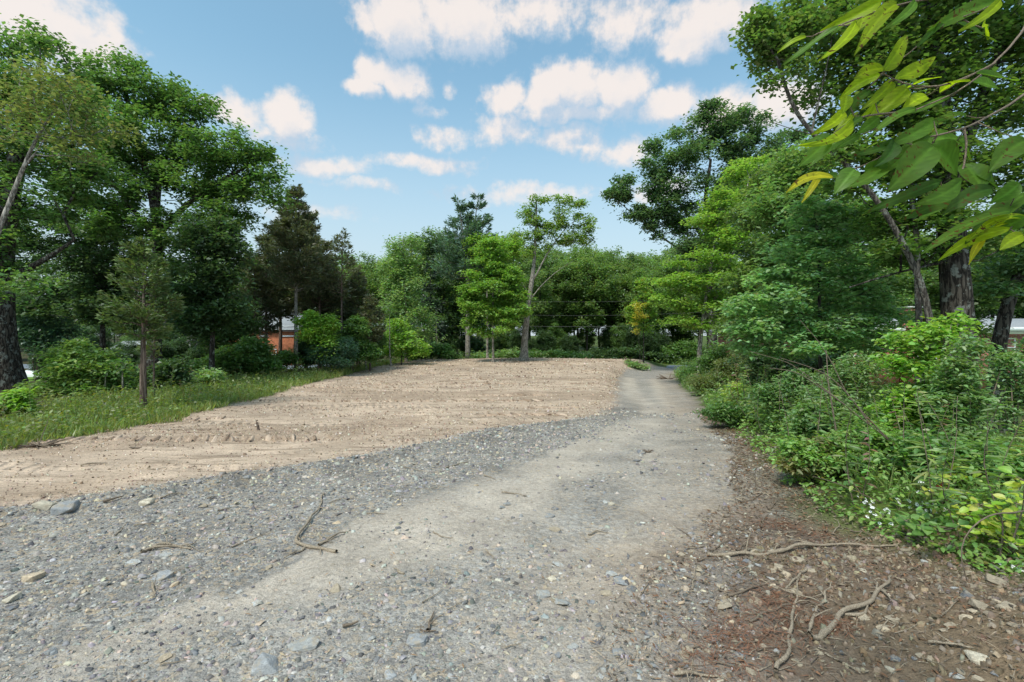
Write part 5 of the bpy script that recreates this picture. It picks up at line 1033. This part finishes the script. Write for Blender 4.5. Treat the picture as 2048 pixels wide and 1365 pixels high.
def gravel_pts(n, y0, y1, seed):
    r2 = np.random.RandomState(seed); y = y0*(y1/y0)**r2.rand(n); a = xb(y)-.4; b = xr(y)+.5; a = np.maximum(a, -1.25*y-1.5); x = a+(b-a)*r2.rand(n)
    xe = np.interp(y, [1, 2.35, 2.78, 3.08, 3.64, 4.6, 5.5, 6.3, 7.8, 12.5, 15], [-3.6, -2.46, -2.3, -2.07, -1.78, -1.42, -.95, -.35, .6, 2.9, 3.6])
    d = .22+.9*sst(.2, -.2, x-xe)+.3*np.exp(-((x-xb(y)-.9)/1.0)**2)+.8*np.clip(fbm(x*1.2, y*1.2, 4)*3, -.3, 1)+.5*sst(4.5, 2.2, y)
    P1 = np.array([(-3.2, 2.6), (-1.7, 3.3), (-.6, 4.4), (.1, 5.6), (1.0, 7.6), (2.2, 9.7)]); dd = np.full(n, 9.)
    for p, q in zip(P1[:-1], P1[1:]):
        t = np.clip(((x-p[0])*(q-p)[0]+(y-p[1])*(q-p)[1])/((q-p)@(q-p)), 0, 1); dd = np.minimum(dd, np.hypot(x-p[0]-t*(q-p)[0], y-p[1]-t*(q-p)[1]))
    d = d-.55*np.exp(-(dd/.4)**2)*sst(2.5, 4, y)
    k = r2.rand(n) < np.clip(d, .06, 1)*sst(16.5, 8, y); return x[k], y[k], r2
x, y, r2 = gravel_pts(40000, 1.7, 17, 301); chips("loose_gravel", "loose grey slate gravel strewn over the drive", "gravel", x, y, np.interp(y, [2, 6, 17], [.017, .030, .045])*(.55+.5*r2.rand(len(x))+1.9*r2.rand(len(x))**7), .36, GREY, 302)
# lot: crumbs and clods, thicker on the windrows
n = 27000; r2 = np.random.RandomState(303); y = 5*(50/5)**r2.rand(n); a = np.maximum(xl(y), -1.2*y-1); b = xb(y); k = b > a; y, a, b = y[k], a[k], b[k]; x = a+(b-a)*r2.rand(len(y))
w = np.clip((vnoise(x*.25+3, y*1.15)-.45)*3.2, 0, 1)*.8+.25+.5*np.exp(-((x-xb(y)+.4)/.5)**2); k = r2.rand(len(x)) < np.clip(w, 0, 1); x, y = x[k], y[k]
chips("soil_clods", "dry soil clods and grit scattered over the cleared lot", "soil", x, y, np.interp(y, [5, 12, 30, 50], [.02, .036, .075, .12])*(.5+.6*r2.rand(len(x))+1.0*r2.rand(len(x))**6), .6, [(.42, .31, .235), (.34, .25, .185), (.24, .175, .125), (.46, .36, .28), (.56, .49, .41), (.17, .12, .085), (.22, .16, .115)], 304, 'clod', .3)
# grouser ridges pressed by the dozer: short bars side by side along each pass
r2 = np.random.RandomState(311); RX, RY = [], []
for y0, xa, xe, sl in [(9.5, -9, -3, .05), (11.3, -9, -1.5, .05), (13.5, -10, 1.5, .03), (15.3, -10, 2, .03), (18, -10.5, 3, .02), (20, -10.5, 3.5, .02), (23, -10.5, 4.3, -.02), (25.2, -10.5, 4.5, -.02), (28, -10.5, 5, .03), (30.4, -10.5, 5.5, .03), (33.5, -10.8, 6.5, .0), (36, -10.8, 7, .0), (39, -11, 8, .03), (41.5, -11, 8.5, .03), (44.5, -9, 9, -.02), (47, -8, 10, 0)]:
    xx = np.arange(xa, xe, .19); on = vnoise(xx*.35+y0*7, xx*0+y0) > .53; xx = xx[on]; RX.append(xx+r2.normal(0, .05, len(xx))); RY.append(y0+sl*xx+.25*np.sin(xx*.25+y0)+r2.normal(0, .03, len(xx)))
RX = np.concatenate(RX); RY = np.concatenate(RY)
def ridges():
    n = len(RX); B = np.array([[-1, -1, -1], [1, -1, -1], [1, 1, -1], [-1, 1, -1], [-.35, -.85, 1], [.35, -.9, 1], [.35, .9, 1], [-.35, .85, 1]], float)
    J = B[None]*np.array([.045, .26, .03])*(1+.3*r2.normal(0, 1, (n, 8, 3))); a = .45+r2.normal(0, .06, n); X = J[..., 0]*np.cos(a)[:, None]-J[..., 1]*np.sin(a)[:, None]; Y = J[..., 0]*np.sin(a)[:, None]+J[..., 1]*np.cos(a)[:, None]
    X = X+RX[:, None]; Y = Y+RY[:, None]; Z = J[..., 2]+gz(X.ravel(), Y.ravel()).reshape(X.shape)+.004
    q = np.array([[4, 5, 6, 7], [0, 1, 5, 4], [1, 2, 6, 5], [2, 3, 7, 6], [3, 0, 4, 7]]); Fs = (np.arange(n)[:, None, None]*8+q[None]).reshape(-1, 4)
    pal = np.array([(.42, .31, .235), (.34, .25, .185), (.46, .35, .27), (.28, .20, .145)]); c = pal[r2.randint(4, size=n)]*(.85+.3*r2.rand(n, 1))
    tag(link("track_ridges", np_mesh("track_ridges", np.stack([X, Y, Z], -1).reshape(-1, 3), Fs, M['clod'], np.repeat(c, 8, 0))), "rows of dozer track ridges pressed into the tan lot", "track marks", kind='stuff')
ridges()
# rubbly corner at lower right
n = 5200; r2 = np.random.RandomState(305); y = 1.5+2.6*r2.rand(n); x = xr(y)+.3+(xv(y)+.5-xr(y)-.3)*r2.rand(n); k = r2.rand(n) < .25+.75*sst(1.0, 2.3, x); x, y = x[k], y[k]
chips("rubble", "small brown stones and crumbs in the rubbly right corner", "rubble", x, y, .014+.034*r2.rand(len(x))**2.5, .7, [(.22, .16, .11), (.17, .12, .08), (.28, .22, .16), (.22, .19, .16), (.13, .095, .065)], 306, 'stone', .3)
# countable stones
def rock_mesh(seed, flat, rough=.18):
    import bmesh
    r2 = np.random.RandomState(seed); bm = bmesh.new(); v = r2.normal(0, 1, (22, 3)); v /= np.linalg.norm(v, axis=1)[:, None]; v = np.sign(v)*np.abs(v)**.7; v *= np.array([.5, .36+.12*r2.rand(), flat*.5])*(1+rough*r2.normal(0, 1, (22, 1)))
    for p in v: bm.verts.new(p)
    bmesh.ops.convex_hull(bm, input=bm.verts); bmesh.ops.delete(bm, geom=[q for q in bm.verts if not q.link_faces], context='VERTS')
    bmesh.ops.bevel(bm, geom=list(bm.edges), offset=.018, segments=1, affect='EDGES')
    me = bpy.data.meshes.new('stone'); bm.to_mesh(me); bm.free(); return me
def stone_set(pal, tagn):
    out = []
    for k, c in enumerate(pal):
        for j in range(4):
            me = rock_mesh(400+k*10+j, [.35, .45, .28, .5][j]); a = me.color_attributes.new('Col', 'FLOAT_COLOR', 'POINT'); a.data.foreach_set('color', np.tile([*c, 1.0], len(me.vertices)).astype(np.float32)); me.materials.append(M['rock']); out.append(me)
    return out
ST_G = stone_set([(.19, .195, .21), (.26, .265, .275), (.33, .33, .325), (.14, .145, .16)], 'g'); ST_T = stone_set([(.42, .34, .25), (.46, .41, .33), (.30, .25, .19)], 't')
def put_stone(px, py, wpx, meshes, label, group=None, seed=0, rz=None, idx=None, sink=.25):
    r2 = np.random.RandomState(seed); p = ground_at(px, py); w = wpx*p[1]/F; me = meshes[idx if idx is not None else r2.randint(len(meshes))]
    o = link('stone', me, None, p+np.array([0, 0, w*.04]), (r2.normal(0, .12), r2.normal(0, .12), r2.rand()*6.28 if rz is None else rz)); o.scale = (w, w, w); tag(o, label, 'stone', group); return o
for i, (px, py, w, s, lb) in enumerate([(610, 1290, 56, 'g', "flat grey slate slab lying low left of bottom centre"), (535, 1338, 66, 'g', "cracked dark grey rock at the photo's bottom left of centre"), (65, 1158, 44, 't', "angular tan stone near the left edge of the gravel"), (24, 1198, 40, 't', "flat pale tan stone at the left edge below the angular one"), (322, 1155, 40, 'g', "long pale grey shard on the dark gravel bank"), (265, 1128, 24, 'g', "dark slate shard on the gravel bank beside the bark strip"), (100, 1305, 26, 'g', "bluish slate piece in the lower left gravel"), (330, 1315, 28, 't', "low brownish stone left of the flat slab"), (292, 1006, 30, 't', "pale flat stone at the soil and gravel edge"), (515, 1207, 24, 'g', "pale stone on the worn track left of centre"), (670, 1180, 26, 't', "tan flat stone right of the forked stick"), (832, 1285, 42, 'g', "grey angular stone at bottom centre"), (848, 1282, 22, 'g', "small stone tucked against the bottom centre stone"), (782, 1352, 30, 'g', "blue-grey stone at the very bottom edge"), (1240, 1165, 34, 'g', "largest grey stone of the loose pile on the drive's right"), (1222, 1150, 22, 'g', "stone at the back of the loose pile"), (1212, 1188, 22, 't', "pale stone at the front of the loose pile"), (1262, 1180, 20, 'g', "small stone on the right of the loose pile"), (1085, 1192, 30, 'g', "rounded grey stone left of the loose pile"), (1124, 1208, 30, 'g', "flat grey stone between the pile and bottom centre"), (1300, 1268, 28, 'g', "wedge-shaped slate right of the track's foreground"), (1262, 1262, 18, 't', "small orange-brown pebble left of the wedge-shaped slate"), (1235, 1306, 32, 'g', "pale grey stone near the bottom right sticks"), (1145, 1295, 20, 'g', "small pale stone left of the bottom right sticks"), (1108, 1060, 22, 't', "tan lump standing on the worn track right of centre"), (1115, 1130, 22, 'g', "grey lump in the crumbled soil patch on the track"), (1508, 1203, 24, 't', "upright tan stone among the dry branches"), (1450, 1213, 40, 't', "flat pale rock left of the upright tan stone"), (1935, 1193, 34, 'g', "dark slate blade lying in the right rubble"), (1960, 1215, 36, 't', "tan block in the right rubble below the slate blade"), (1835, 1170, 16, 't', "bright tan pebble in the right rubble"), (1768, 1258, 26, 't', "pale stone at the foot of the dry branches"), (1990, 1165, 40, 't', "large stone at the bank foot near the right edge"), (1956, 1320, 44, 't', "long flat pale rock in the bottom right corner"), (1790, 1320, 18, 'g', "blue slate chip in the bottom right rubble"), (128, 1018, 50, 'g', "long layered dark rock on the soil edge at left"), (92, 1012, 36, 't', "crumbly tan rock behind the layered dark rock"), (1012, 862, 16, 'g', "dark clod on the soil and gravel edge at mid distance"), (495, 955, 16, 'g', "dark slate lump at the soil edge left of centre"), (1280, 906, 22, 'g', "dark pile of slate in the middle of the drive"), (1292, 903, 14, 'g', "small dark slate beside the slate pile on the drive"), (907, 842, 9, 't', "pale pebble on the lot near the gravel edge")]):
    put_stone(px, py, w, ST_G if s == 'g' else ST_T, lb, None, 500+i)
r2 = np.random.RandomState(600)
for i in range(120):
    py = 940+425*r2.rand()**.7; px = r2.rand()*1350; p = ground_at(px, py)
    if p[0] < xb(p[1]) or p[0] > xr(p[1]): continue
    put_stone(px, py, 10+12*r2.rand()**3, ST_G if r2.rand() < .75 else ST_T, "small slate stone lying loose on the gravel drive", "small stones on the drive", 700+i)
for i in range(110):
    py = 1100+265*r2.rand(); px = 1330+718*r2.rand(); p = ground_at(px, py)
    if p[0] > xv(p[1])+.1: continue
    put_stone(px, py, 12+16*r2.rand()**2, (ST_T[8:] if r2.rand() < .7 else ST_T) if r2.rand() < .75 else ST_G, "small brown stone in the twig littered right verge", "small stones on the verge", 900+i)

# ------------------------------------------------------------------ sticks
def stick(paths, label, seed, rpx, group=None, mat='stick', lift=.0, name='dry_branch', cat='branch'):
    r3 = np.random.RandomState(seed); first = None; chains = []
    for j, path in enumerate(paths):
        P = np.array([ground_at(a, b) for a, b in path]); D = P[:, 1].mean(); r = rpx[j]*D/F*.5*.95; P[:, 2] += r*.9+lift+.006
        Q = smooth_line(P, max(.02, r*3), r3, r*1.3); Q[:, 2] = np.maximum(Q[:, 2], gz(Q[:, 0], Q[:, 1])+r*.5); chains.append((Q, np.linspace(r, r*.4, len(Q))*(1+.16*r3.normal(0, 1, len(Q)))))
        if rpx[j] >= 5 and len(Q) > 6:
            for _ in range(3):
                k = r3.randint(2, len(Q)-2); d = r3.normal(0, 1, 3)*[1, 1, .3]; d[2] = abs(d[2]); d /= np.linalg.norm(d); l = r*(5+9*r3.rand()); chains.append((np.array([Q[k], Q[k]+d*l*.55+r3.normal(0, r*.5, 3), Q[k]+d*l]), [r*.4, r*.3, r*.12]))
    base = chains[0][0][0]; V, Fs = tubes(chains, 6); o = link(name, np_mesh(name, V-base, Fs, M[mat], None, True), None, base); tag(o, label, cat, group); return o
def z8(l): return [(a/2.904, 895+b/2.904) for a, b in l]
def z7(l): return [(1348+a/2.904, 895+b/2.904) for a, b in l]
stick([z8([(1955, 615), (1860, 590), (1770, 590), (1720, 545), (1790, 450), (1860, 350), (1875, 270)]), z8([(1770, 590), (1660, 650)]), z8([(1850, 575), (1900, 545), (2020, 495)])], "forked pale stick lying on the gravel left of centre", 1, [7, 5, 5])
stick([z8([(820, 615), (920, 578), (1010, 570), (1110, 600)]), z8([(840, 612), (930, 590), (1030, 582)])], "flat tan bark strip on the dark gravel", 2, [7, 6], name='bark_strip', cat='bark')
stick([z8([(1345, 585), (1460, 540), (1580, 490)])], "thin straight twig left of the forked stick", 3, [2.5], name='dry_twig', cat='twig')
stick([z8([(885, 795), (895, 880)])], "short white splinter on the dark gravel", 4, [5], name='dry_twig', cat='twig')
stick([z8([(930, 1272), (1030, 1258), (1120, 1235)])], "curved twig left of the flat grey slab", 5, [3], name='dry_twig', cat='twig')
stick([z8([(470, 112), (540, 105), (620, 93)])], "pale stick lying out on the tan soil at left", 6, [4])
stick([z8([(600, 325), (680, 300), (720, 290)])], "dark root piece at the soil and gravel edge", 7, [6], mat='twig')
stick([z8([(930, 300), (1040, 272)])], "pale stick crossing the soil and gravel edge", 8, [4])
stick([[(795, 1145), (812, 1150)], [(788, 1140), (810, 1152)]], "split pale twig pair on the worn track", 9, [5, 3], name='dry_twig', cat='twig')
stick([[(855, 1265), (862, 1240), (866, 1228)], [(840, 1262), (872, 1264)]], "reddish bark sliver standing on the track foreground", 10, [6, 5], mat='twig', name='bark_strip', cat='bark')
stick([[(685, 1258), (718, 1250)]], "orange-brown bark chip on the track foreground", 11, [9], mat='twig', name='bark_strip', cat='bark')
stick([z7([(190, 635), (350, 634), (480, 630), (640, 612), (760, 590), (1000, 575), (1300, 570)])], "long pale branch lying across the right verge", 12, [9])
stick([z7([(590, 1310), (660, 1235), (672, 1120), (685, 1000), (705, 900), (728, 760)])], "crooked barky branch pointing up the right verge", 13, [9])
stick([z7([(765, 718), (640, 838), (740, 880), (850, 910)])], "thin bent branch atop the right brush pile", 14, [6])
stick([z7([(790, 1100), (800, 1000), (850, 910), (925, 800)])], "straight branch in the middle of the right brush pile", 15, [8])
stick([z7([(800, 1125), (900, 1065), (990, 985), (1120, 925), (1180, 860), (1280, 780)]), z7([(990, 985), (1090, 985), (1130, 935)])], "thick forked branch on the right of the brush pile", 16, [13, 8], mat='stick')
stick([z7([(0, 1332), (120, 1345), (270, 1345)])], "thick pale stick at the bottom edge right of centre", 17, [9])
stick([z7([(60, 755), (140, 785), (220, 812)])], "dark thin stick left of the brush pile", 18, [4], mat='twig', name='dry_twig', cat='twig')
stick([z7([(310, 872), (420, 845), (530, 800), (612, 803)])], "bent grey stick left of the upright tan stone", 19, [6], mat='twig')
stick([z7([(440, 1025), (560, 955), (690, 925), (800, 905)])], "slim dark branch under the brush pile", 20, [5], mat='twig')
stick([z7([(1480, 1145), (1600, 1165), (1750, 1178)])], "short stout stick in the right rubble", 21, [8])
stick([z7([(350, 630), (420, 610), (470, 595), (475, 520)])], "small side twig at the long pale branch", 22, [4], name='dry_twig', cat='twig')
stick([[(1650, 1310), (1690, 1330), (1720, 1350)]], "short twig by the bottom right corner rubble", 23, [4], name='dry_twig', cat='twig')
stick([[(1745, 521+360), (1790, 906)]], "dark chunk of wood on the drive at mid distance", 24, [6], mat='twig') if False else None
for i in range(120):
    py = 955+405*r2.rand(); px = 1340+560*r2.rand()*min(1, (py-900)/250); p = ground_at(px, py)
    if p[0] > xv(p[1])+.1 or p[0] < xr(p[1])-.3: continue
    a = r2.normal(-.35, .7); l = (22+75*r2.rand()**2)*(.6+.4*(py-950)/400); dx, dy = l*math.cos(a), l*math.sin(a)*.6
    stick([[(px, py), (px+dx*.5+r2.normal(0, 3), py+dy*.5+r2.normal(0, 3)), (px+dx, py+dy)]], "thin dry twig lying in the litter of the right verge", 800+i, [2+2.2*r2.rand()], "dry twigs on the verge", 'twig' if r2.rand() < .6 else 'stick', name='dry_twig', cat='twig')
for i in range(24):
    py = 930+420*r2.rand(); px = 40+1250*r2.rand(); p = ground_at(px, py); a = r2.normal(-.3, .6); l = 18+40*r2.rand()
    stick([[(px, py), (px+l*.5*math.cos(a), py+l*.3*math.sin(a)+r2.normal(0, 2)), (px+l*math.cos(a), py+l*.6*math.sin(a))]], "thin dry twig lying out on the gravel drive or lot", 1100+i, [2+1.5*r2.rand()], "dry twigs on the gravel", 'stick', name='dry_twig', cat='twig')
# stump of a sapling out on the lot
def stub():
    p = ground_at(517, 860); s = p[1]/F; o = bpy.data.objects.new("sapling_stub", None); COL.objects.link(o); o.location = p; tag(o, "short leaning brown sapling stub standing alone on the tan lot", "stump")
    V, Fs = tubes([(np.array([[0, 0, -.03], [-.01, 0, .07], [-.035, 0, .15], [-.05, 0, .19]]), [.036, .027, .023, .012])], 8); link('stub', np_mesh('stub', V, Fs, M['bark_cedar'], None, True), o)
    V, Fs = tubes([(np.array([[-.03, .01, .12], [-.055, .0, .2], [-.062, 0, .235]]), [.012, .008, .002])], 5); link('splinter', np_mesh('splinter', V, Fs, M['stick'], None, True), o)
stub()
# brush heaps on the lot edge
for k, (px, py, n, sp, lb) in enumerate([(80, 893, 60, 60, "low grey heap of roots at the lot's left edge"), (1265, 727, 30, 24, "dark root tangle on the soil bank at the lot's right corner"), (1295, 905, 26, 14, "small dark root bundle in the middle of the drive"), (270, 897, 14, 14, "small dark root clump out on the tan lot"), (1335, 758, 26, 20, "dark brush at the right edge of the drive's far bend")]):
    r3 = np.random.RandomState(40+k); c = ground_at(px, py); s = c[1]/F; ch = []
    for j in range(n):
        a = c+np.array([r3.normal(0, sp*.09)*s, r3.normal(0, sp*.06)*s, 0]); a[2] = gzs(a[0], a[1])+.01; d = r3.normal(0, 1, 3)*np.array([1, .7, .16]); d /= np.linalg.norm(d); d[2] = abs(d[2]); l = sp*1.1*s*r3.rand(); q = a+d*l*.5+r3.normal(0, .03*l, 3); e = a+d*l; ch.append((np.array([a, q, e])-c, np.array([.012, .009, .004])*max(1, c[1]/9)))
    V, Fs = tubes(ch, 4); tag(link("root_heap", np_mesh("root_heap", V, Fs, M['twig']), None, c), lb, "roots")
# arching bare stems through the right undergrowth
def stems_air(pts, D, label, r, seed, mat='twig', name='arching_bramble', cat='bramble'):
    r3 = np.random.RandomState(seed); ch = []
    for path in pts:
        P = np.array([at(q[0], q[1], D+(q[2] if len(q) > 2 else 0)) for q in path]); Q = smooth_line(P, .08, r3, .006); ch.append((Q, np.linspace(r, r*.3, len(Q))))
    base = ch[0][0][0]; V, Fs = tubes(ch, 5); tag(link(name, np_mesh(name, V-base, Fs, M[mat], None, True), None, base), label, cat)
stems_air([[(1905, 985, .3), (1850, 950), (1790, 890), (1740, 850), (1690, 810), (1640, 770), (1580, 725), (1500, 703)], [(1740, 850), (1700, 790), (1640, 740), (1560, 715)], [(1690, 810), (1600, 745), (1540, 735)], [(1790, 890), (1700, 800), (1650, 700), (1600, 640)]], 5.2, "long arching bare stems crossing the right bank from lower right", .009, 61)
stems_air([[(1700, 1000), (1680, 920), (1668, 840), (1655, 760), (1652, 700)]], 6.2, "dark upright stem below the blue-green sapling", .018, 62)
stems_air([[(2048, 1022, .2), (1985, 1027), (1950, 1042), (1918, 1075), (1913, 1108), (1930, 1155), (1955, 1215), (1978, 1258), (2036, 1340, -.4)]], 3.2, "thin curved vine stem hooking down over the right rubble", .006, 63, name='bare_vine', cat='vine')
stems_air([[(1775, 1131), (1850, 1133), (1970, 1132), (2040, 1125)]], 3.75, "straight dark bramble stem level across the bank's foot", .005, 64)
stems_air([[(1554, 1090), (1556, 1060), (1553, 1025)], [(1556, 1060), (1545, 1040)]], 4.25, "dead upright seedling with rusty leaves on the verge", .005, 65)
stems_air([[(1512, 992), (1511, 960), (1514, 930)], [(1511, 965), (1500, 945)]], 5.5, "dead forked seedling on the verge by the weeds", .006, 66)
stems_air([[(1780, 1012), (1720, 985), (1660, 960), (1625, 952)], [(1720, 985), (1690, 940)]], 4.6, "grey stem sloping down through the asters", .008, 67)
# rusty and orange sprigs on the verge
litter("pine_needles", "rusty brown needle patches on the right verge", *(lambda a: (a[:, 0], a[:, 1]))(np.concatenate([ground_at(px, py)[:2]+np.random.RandomState(int(px)).normal(0, 1, (320, 2))*[s, s*.8] for px, py, s in [(1520, 1240, .14), (1500, 1275, .16), (1460, 1270, .14), (1630, 1070, .13), (1555, 1050, .10), (1430, 1320, .14), (1550, 1200, .10), (1660, 1250, .07)]])), .06, np.tile([[.22, .095, .05]], (2560, 1)), 210, .05)

# ------------------------------------------------------------------ overhanging branch with large spotted leaves
def overhang():
    rng = np.random.RandomState(21); D0 = 1.25
    bs = np.array([2.35, 1.15, gzs(2.35, 1.15)-.05]); root = bpy.data.objects.new("overhanging_sapling", None); COL.objects.link(root); root.location = bs
    tag(root, "sapling branch with large yellow-spotted leaves hanging into the top right corner", "sapling")
    P = smooth_line([bs, bs+[.02, 0, 1.2], [2.3, 1.15, 2.3], [2.15, 1.2, 3.0]], .15, rng, .01); V, Fs = tubes([(P-bs, np.linspace(.03, .014, len(P)))], 8); link('trunk', np_mesh('trunk', V, Fs, M['bark_lichen'], None, True), root)
    def q(zx, zy, d=0.0): return at(1448+zx/3.413, zy/3.413, D0+d)
    LV = [((1090, 485), (1295, 215), 110, 0), ((1085, 470), (920, 505), 95, 0), ((1170, 540), (1480, 350), 105, 0), ((1065, 510), (800, 655), 90, 0), ((1150, 552), (985, 680), 80, 0), ((1255, 600), (1000, 780), 130, 0), ((1000, 620), (890, 760), 60, 2), ((1030, 690), (965, 780), 42, 0), ((1255, 600), (1455, 480), 55, 0), ((1380, 655), (1250, 710), 100, 0), ((835, 650), (810, 770), 80, 0), ((820, 755), (660, 840), 85, 0), ((890, 780), (670, 905), 60, 0), ((885, 785), (740, 920), 66, 0), ((945, 800), (805, 910), 60, 1), ((1060, 800), (920, 905), 80, 1), ((720, 925), (530, 960), 70, 1), ((730, 930), (550, 1100), 95, 1), ((810, 945), (590, 1110), 105, 1), ((930, 920), (770, 1010), 55, 1),
      ((1470, 635), (1720, 460), 66, 0), ((1310, 745), (1090, 840), 62, 1), ((1540, 660), (1250, 745), 60, 1), ((1430, 820), (1150, 965), 100, 1), ((1410, 935), (1090, 1150), 140, 1), ((1425, 1000), (1160, 1245), 190, 1), ((1400, 1000), (1645, 1190), 200, 1), ((1400, 955), (1700, 930), 150, 1), ((1590, 960), (1700, 1080), 170, 1), ((1160, 960), (930, 1000), 60, 2), ((1160, 965), (1080, 1080), 90, 2), ((1080, 1085), (885, 1150), 110, 1), ((1050, 1090), (1020, 1225), 130, 1), ((890, 1155), (765, 1290), 115, 1), ((775, 1190), (630, 1185), 60, 1), ((740, 1210), (480, 1255), 62, 3), ((650, 1205), (545, 1310), 48, 3), ((1640, 1120), (1780, 1290), 200, 1), ((1700, 1150), (1900, 1260), 170, 1), ((2060, 960), (1880, 1120), 150, 1), ((1480, 1240), (1080, 1360), 80, 2), ((1620, 1230), (1400, 1360), 110, 1),
      ((1175, 30), (1025, 165), 100, 0), ((1080, 5), (710, 140), 90, 0), ((1025, 50), (950, 180), 120, 0), ((900, 150), (715, 310), 70, 0), ((780, 180), (400, 385), 55, 1), ((560, 250), (380, 322), 40, 0), ((930, 90), (760, 210), 80, 1), ((1890, 0), (1660, 135), 60, 0), ((1850, 15), (1470, 135), 95, 1), ((1500, 165), (1300, 300), 80, 2), ((1590, 155), (1890, 250), 100, 2), ((1765, 190), (1935, 180), 50, 0), ((1310, 0), (1160, 110), 60, 1), ((1720, 500), (2060, 500), 95, 1), ((1690, 560), (1900, 580), 80, 1), ((1650, 790), (1470, 800), 70, 1),
      ((2020, 1250), (1830, 1370), 110, 1), ((2048, 1330), (1700, 1540), 150, 1), ((2060, 1480), (1880, 1600), 110, 1), ((1960, 1440), (1470, 1590), 95, 1), ((1620, 1330), (1310, 1450), 95, 2), ((2000, 1500), (1690, 1600), 70, 0), ((1950, 1560), (1490, 1770), 80, 0), ((2060, 1490), (1800, 1560), 60, 0), ((2040, 1600), (1900, 1700), 90, 0), ((1780, 1600), (1720, 1790), 50, 3), ((1510, 1400), (1300, 1500), 90, 1), ((1830, 1290), (1560, 1420), 110, 2)]
    PALs = [(.29, .41, .014), (.10, .215, .03), (.045, .115, .02), (.47, .45, .025)]
    chains = [] 
    mains = [[(2150, -40, .25), (2040, 215, .1), (1850, 430), (1700, 560), (1540, 660), (1310, 745), (1090, 840)], [(2400, 350, .35), (2060, 640, .2), (1800, 800, .1), (1640, 880), (1400, 945), (1160, 965), (1080, 1085), (890, 1155), (745, 1200)], [(1850, 430), (1500, 600), (1255, 600), (1085, 500)], [(1310, 745), (1100, 790), (900, 780), (760, 900)], [(2300, -200, .3), (1900, -60, .1), (1500, -20), (1180, 30), (900, 130), (640, 230)], [(2500, 1000, .4), (2150, 1300, .2), (1960, 1440, .05), (1700, 1510)], [(1640, 880), (1660, 1100), (1620, 1230), (1500, 1340)], [(1900, -60, .1), (1700, 80), (1580, 150), (1480, 180)], [(2150, 1300, .2), (2040, 1500, .05), (1950, 1560)]]
    att = bs+[-.05, .03, 0]
    for k, pth in enumerate(mains):
        Pm = [q(a[0], a[1], a[2] if len(a) > 2 else .0) for a in pth]
        if k in (0, 1, 4, 5): Pm = [np.array([2.3-.03*k, 1.15, [2.75, 2.5, 2.75, 2.5, 2.95, 2.05][k]])]+Pm
        Q = smooth_line(Pm, .03, rng, .002); chains.append((Q-bs, np.linspace(.0065 if k in (0, 1, 4, 5) else .003, .0015, len(Q))))
    allp = np.concatenate([c[0] for c in chains])+bs
    for (b_, t_, w, c) in LV:
        d0 = rng.normal(0, .05); B = q(*b_, d0); T = q(*t_, d0+rng.normal(-.03, .05)); wm = w/3.413*D0/F
        o_ = bpy.data.objects.new('leaf', None) if False else None
        L = float(np.linalg.norm(T-B)); V, Fq, C = blade(L, wm*1.1, rng, 18, 8, .15+.3*rng.rand(), .08+.2*rng.rand(), .75, np.array(PALs[c])*(.8+.4*rng.rand()), 7)
        o = link('leaf', np_mesh('leaf', V, Fq, M['bigleaf'], C, True), root)
        f = Vector((rng.normal(0, .25), -1, .45+rng.normal(0, .3))); orient(o, Vector(B-bs), Vector(T-bs), f)
        j = int(np.argmin(np.linalg.norm(allp-B, axis=1)))
        if np.linalg.norm(allp[j]-B) < .16: chains.append((np.array([allp[j], .5*(allp[j]+B)+[0, 0, -.004], B])-bs, [.0018, .0014, .001]))
    V, Fs = tubes(chains, 6); link('branch', np_mesh('branch', V, Fs, M['twig'], None, True), root)
overhang()
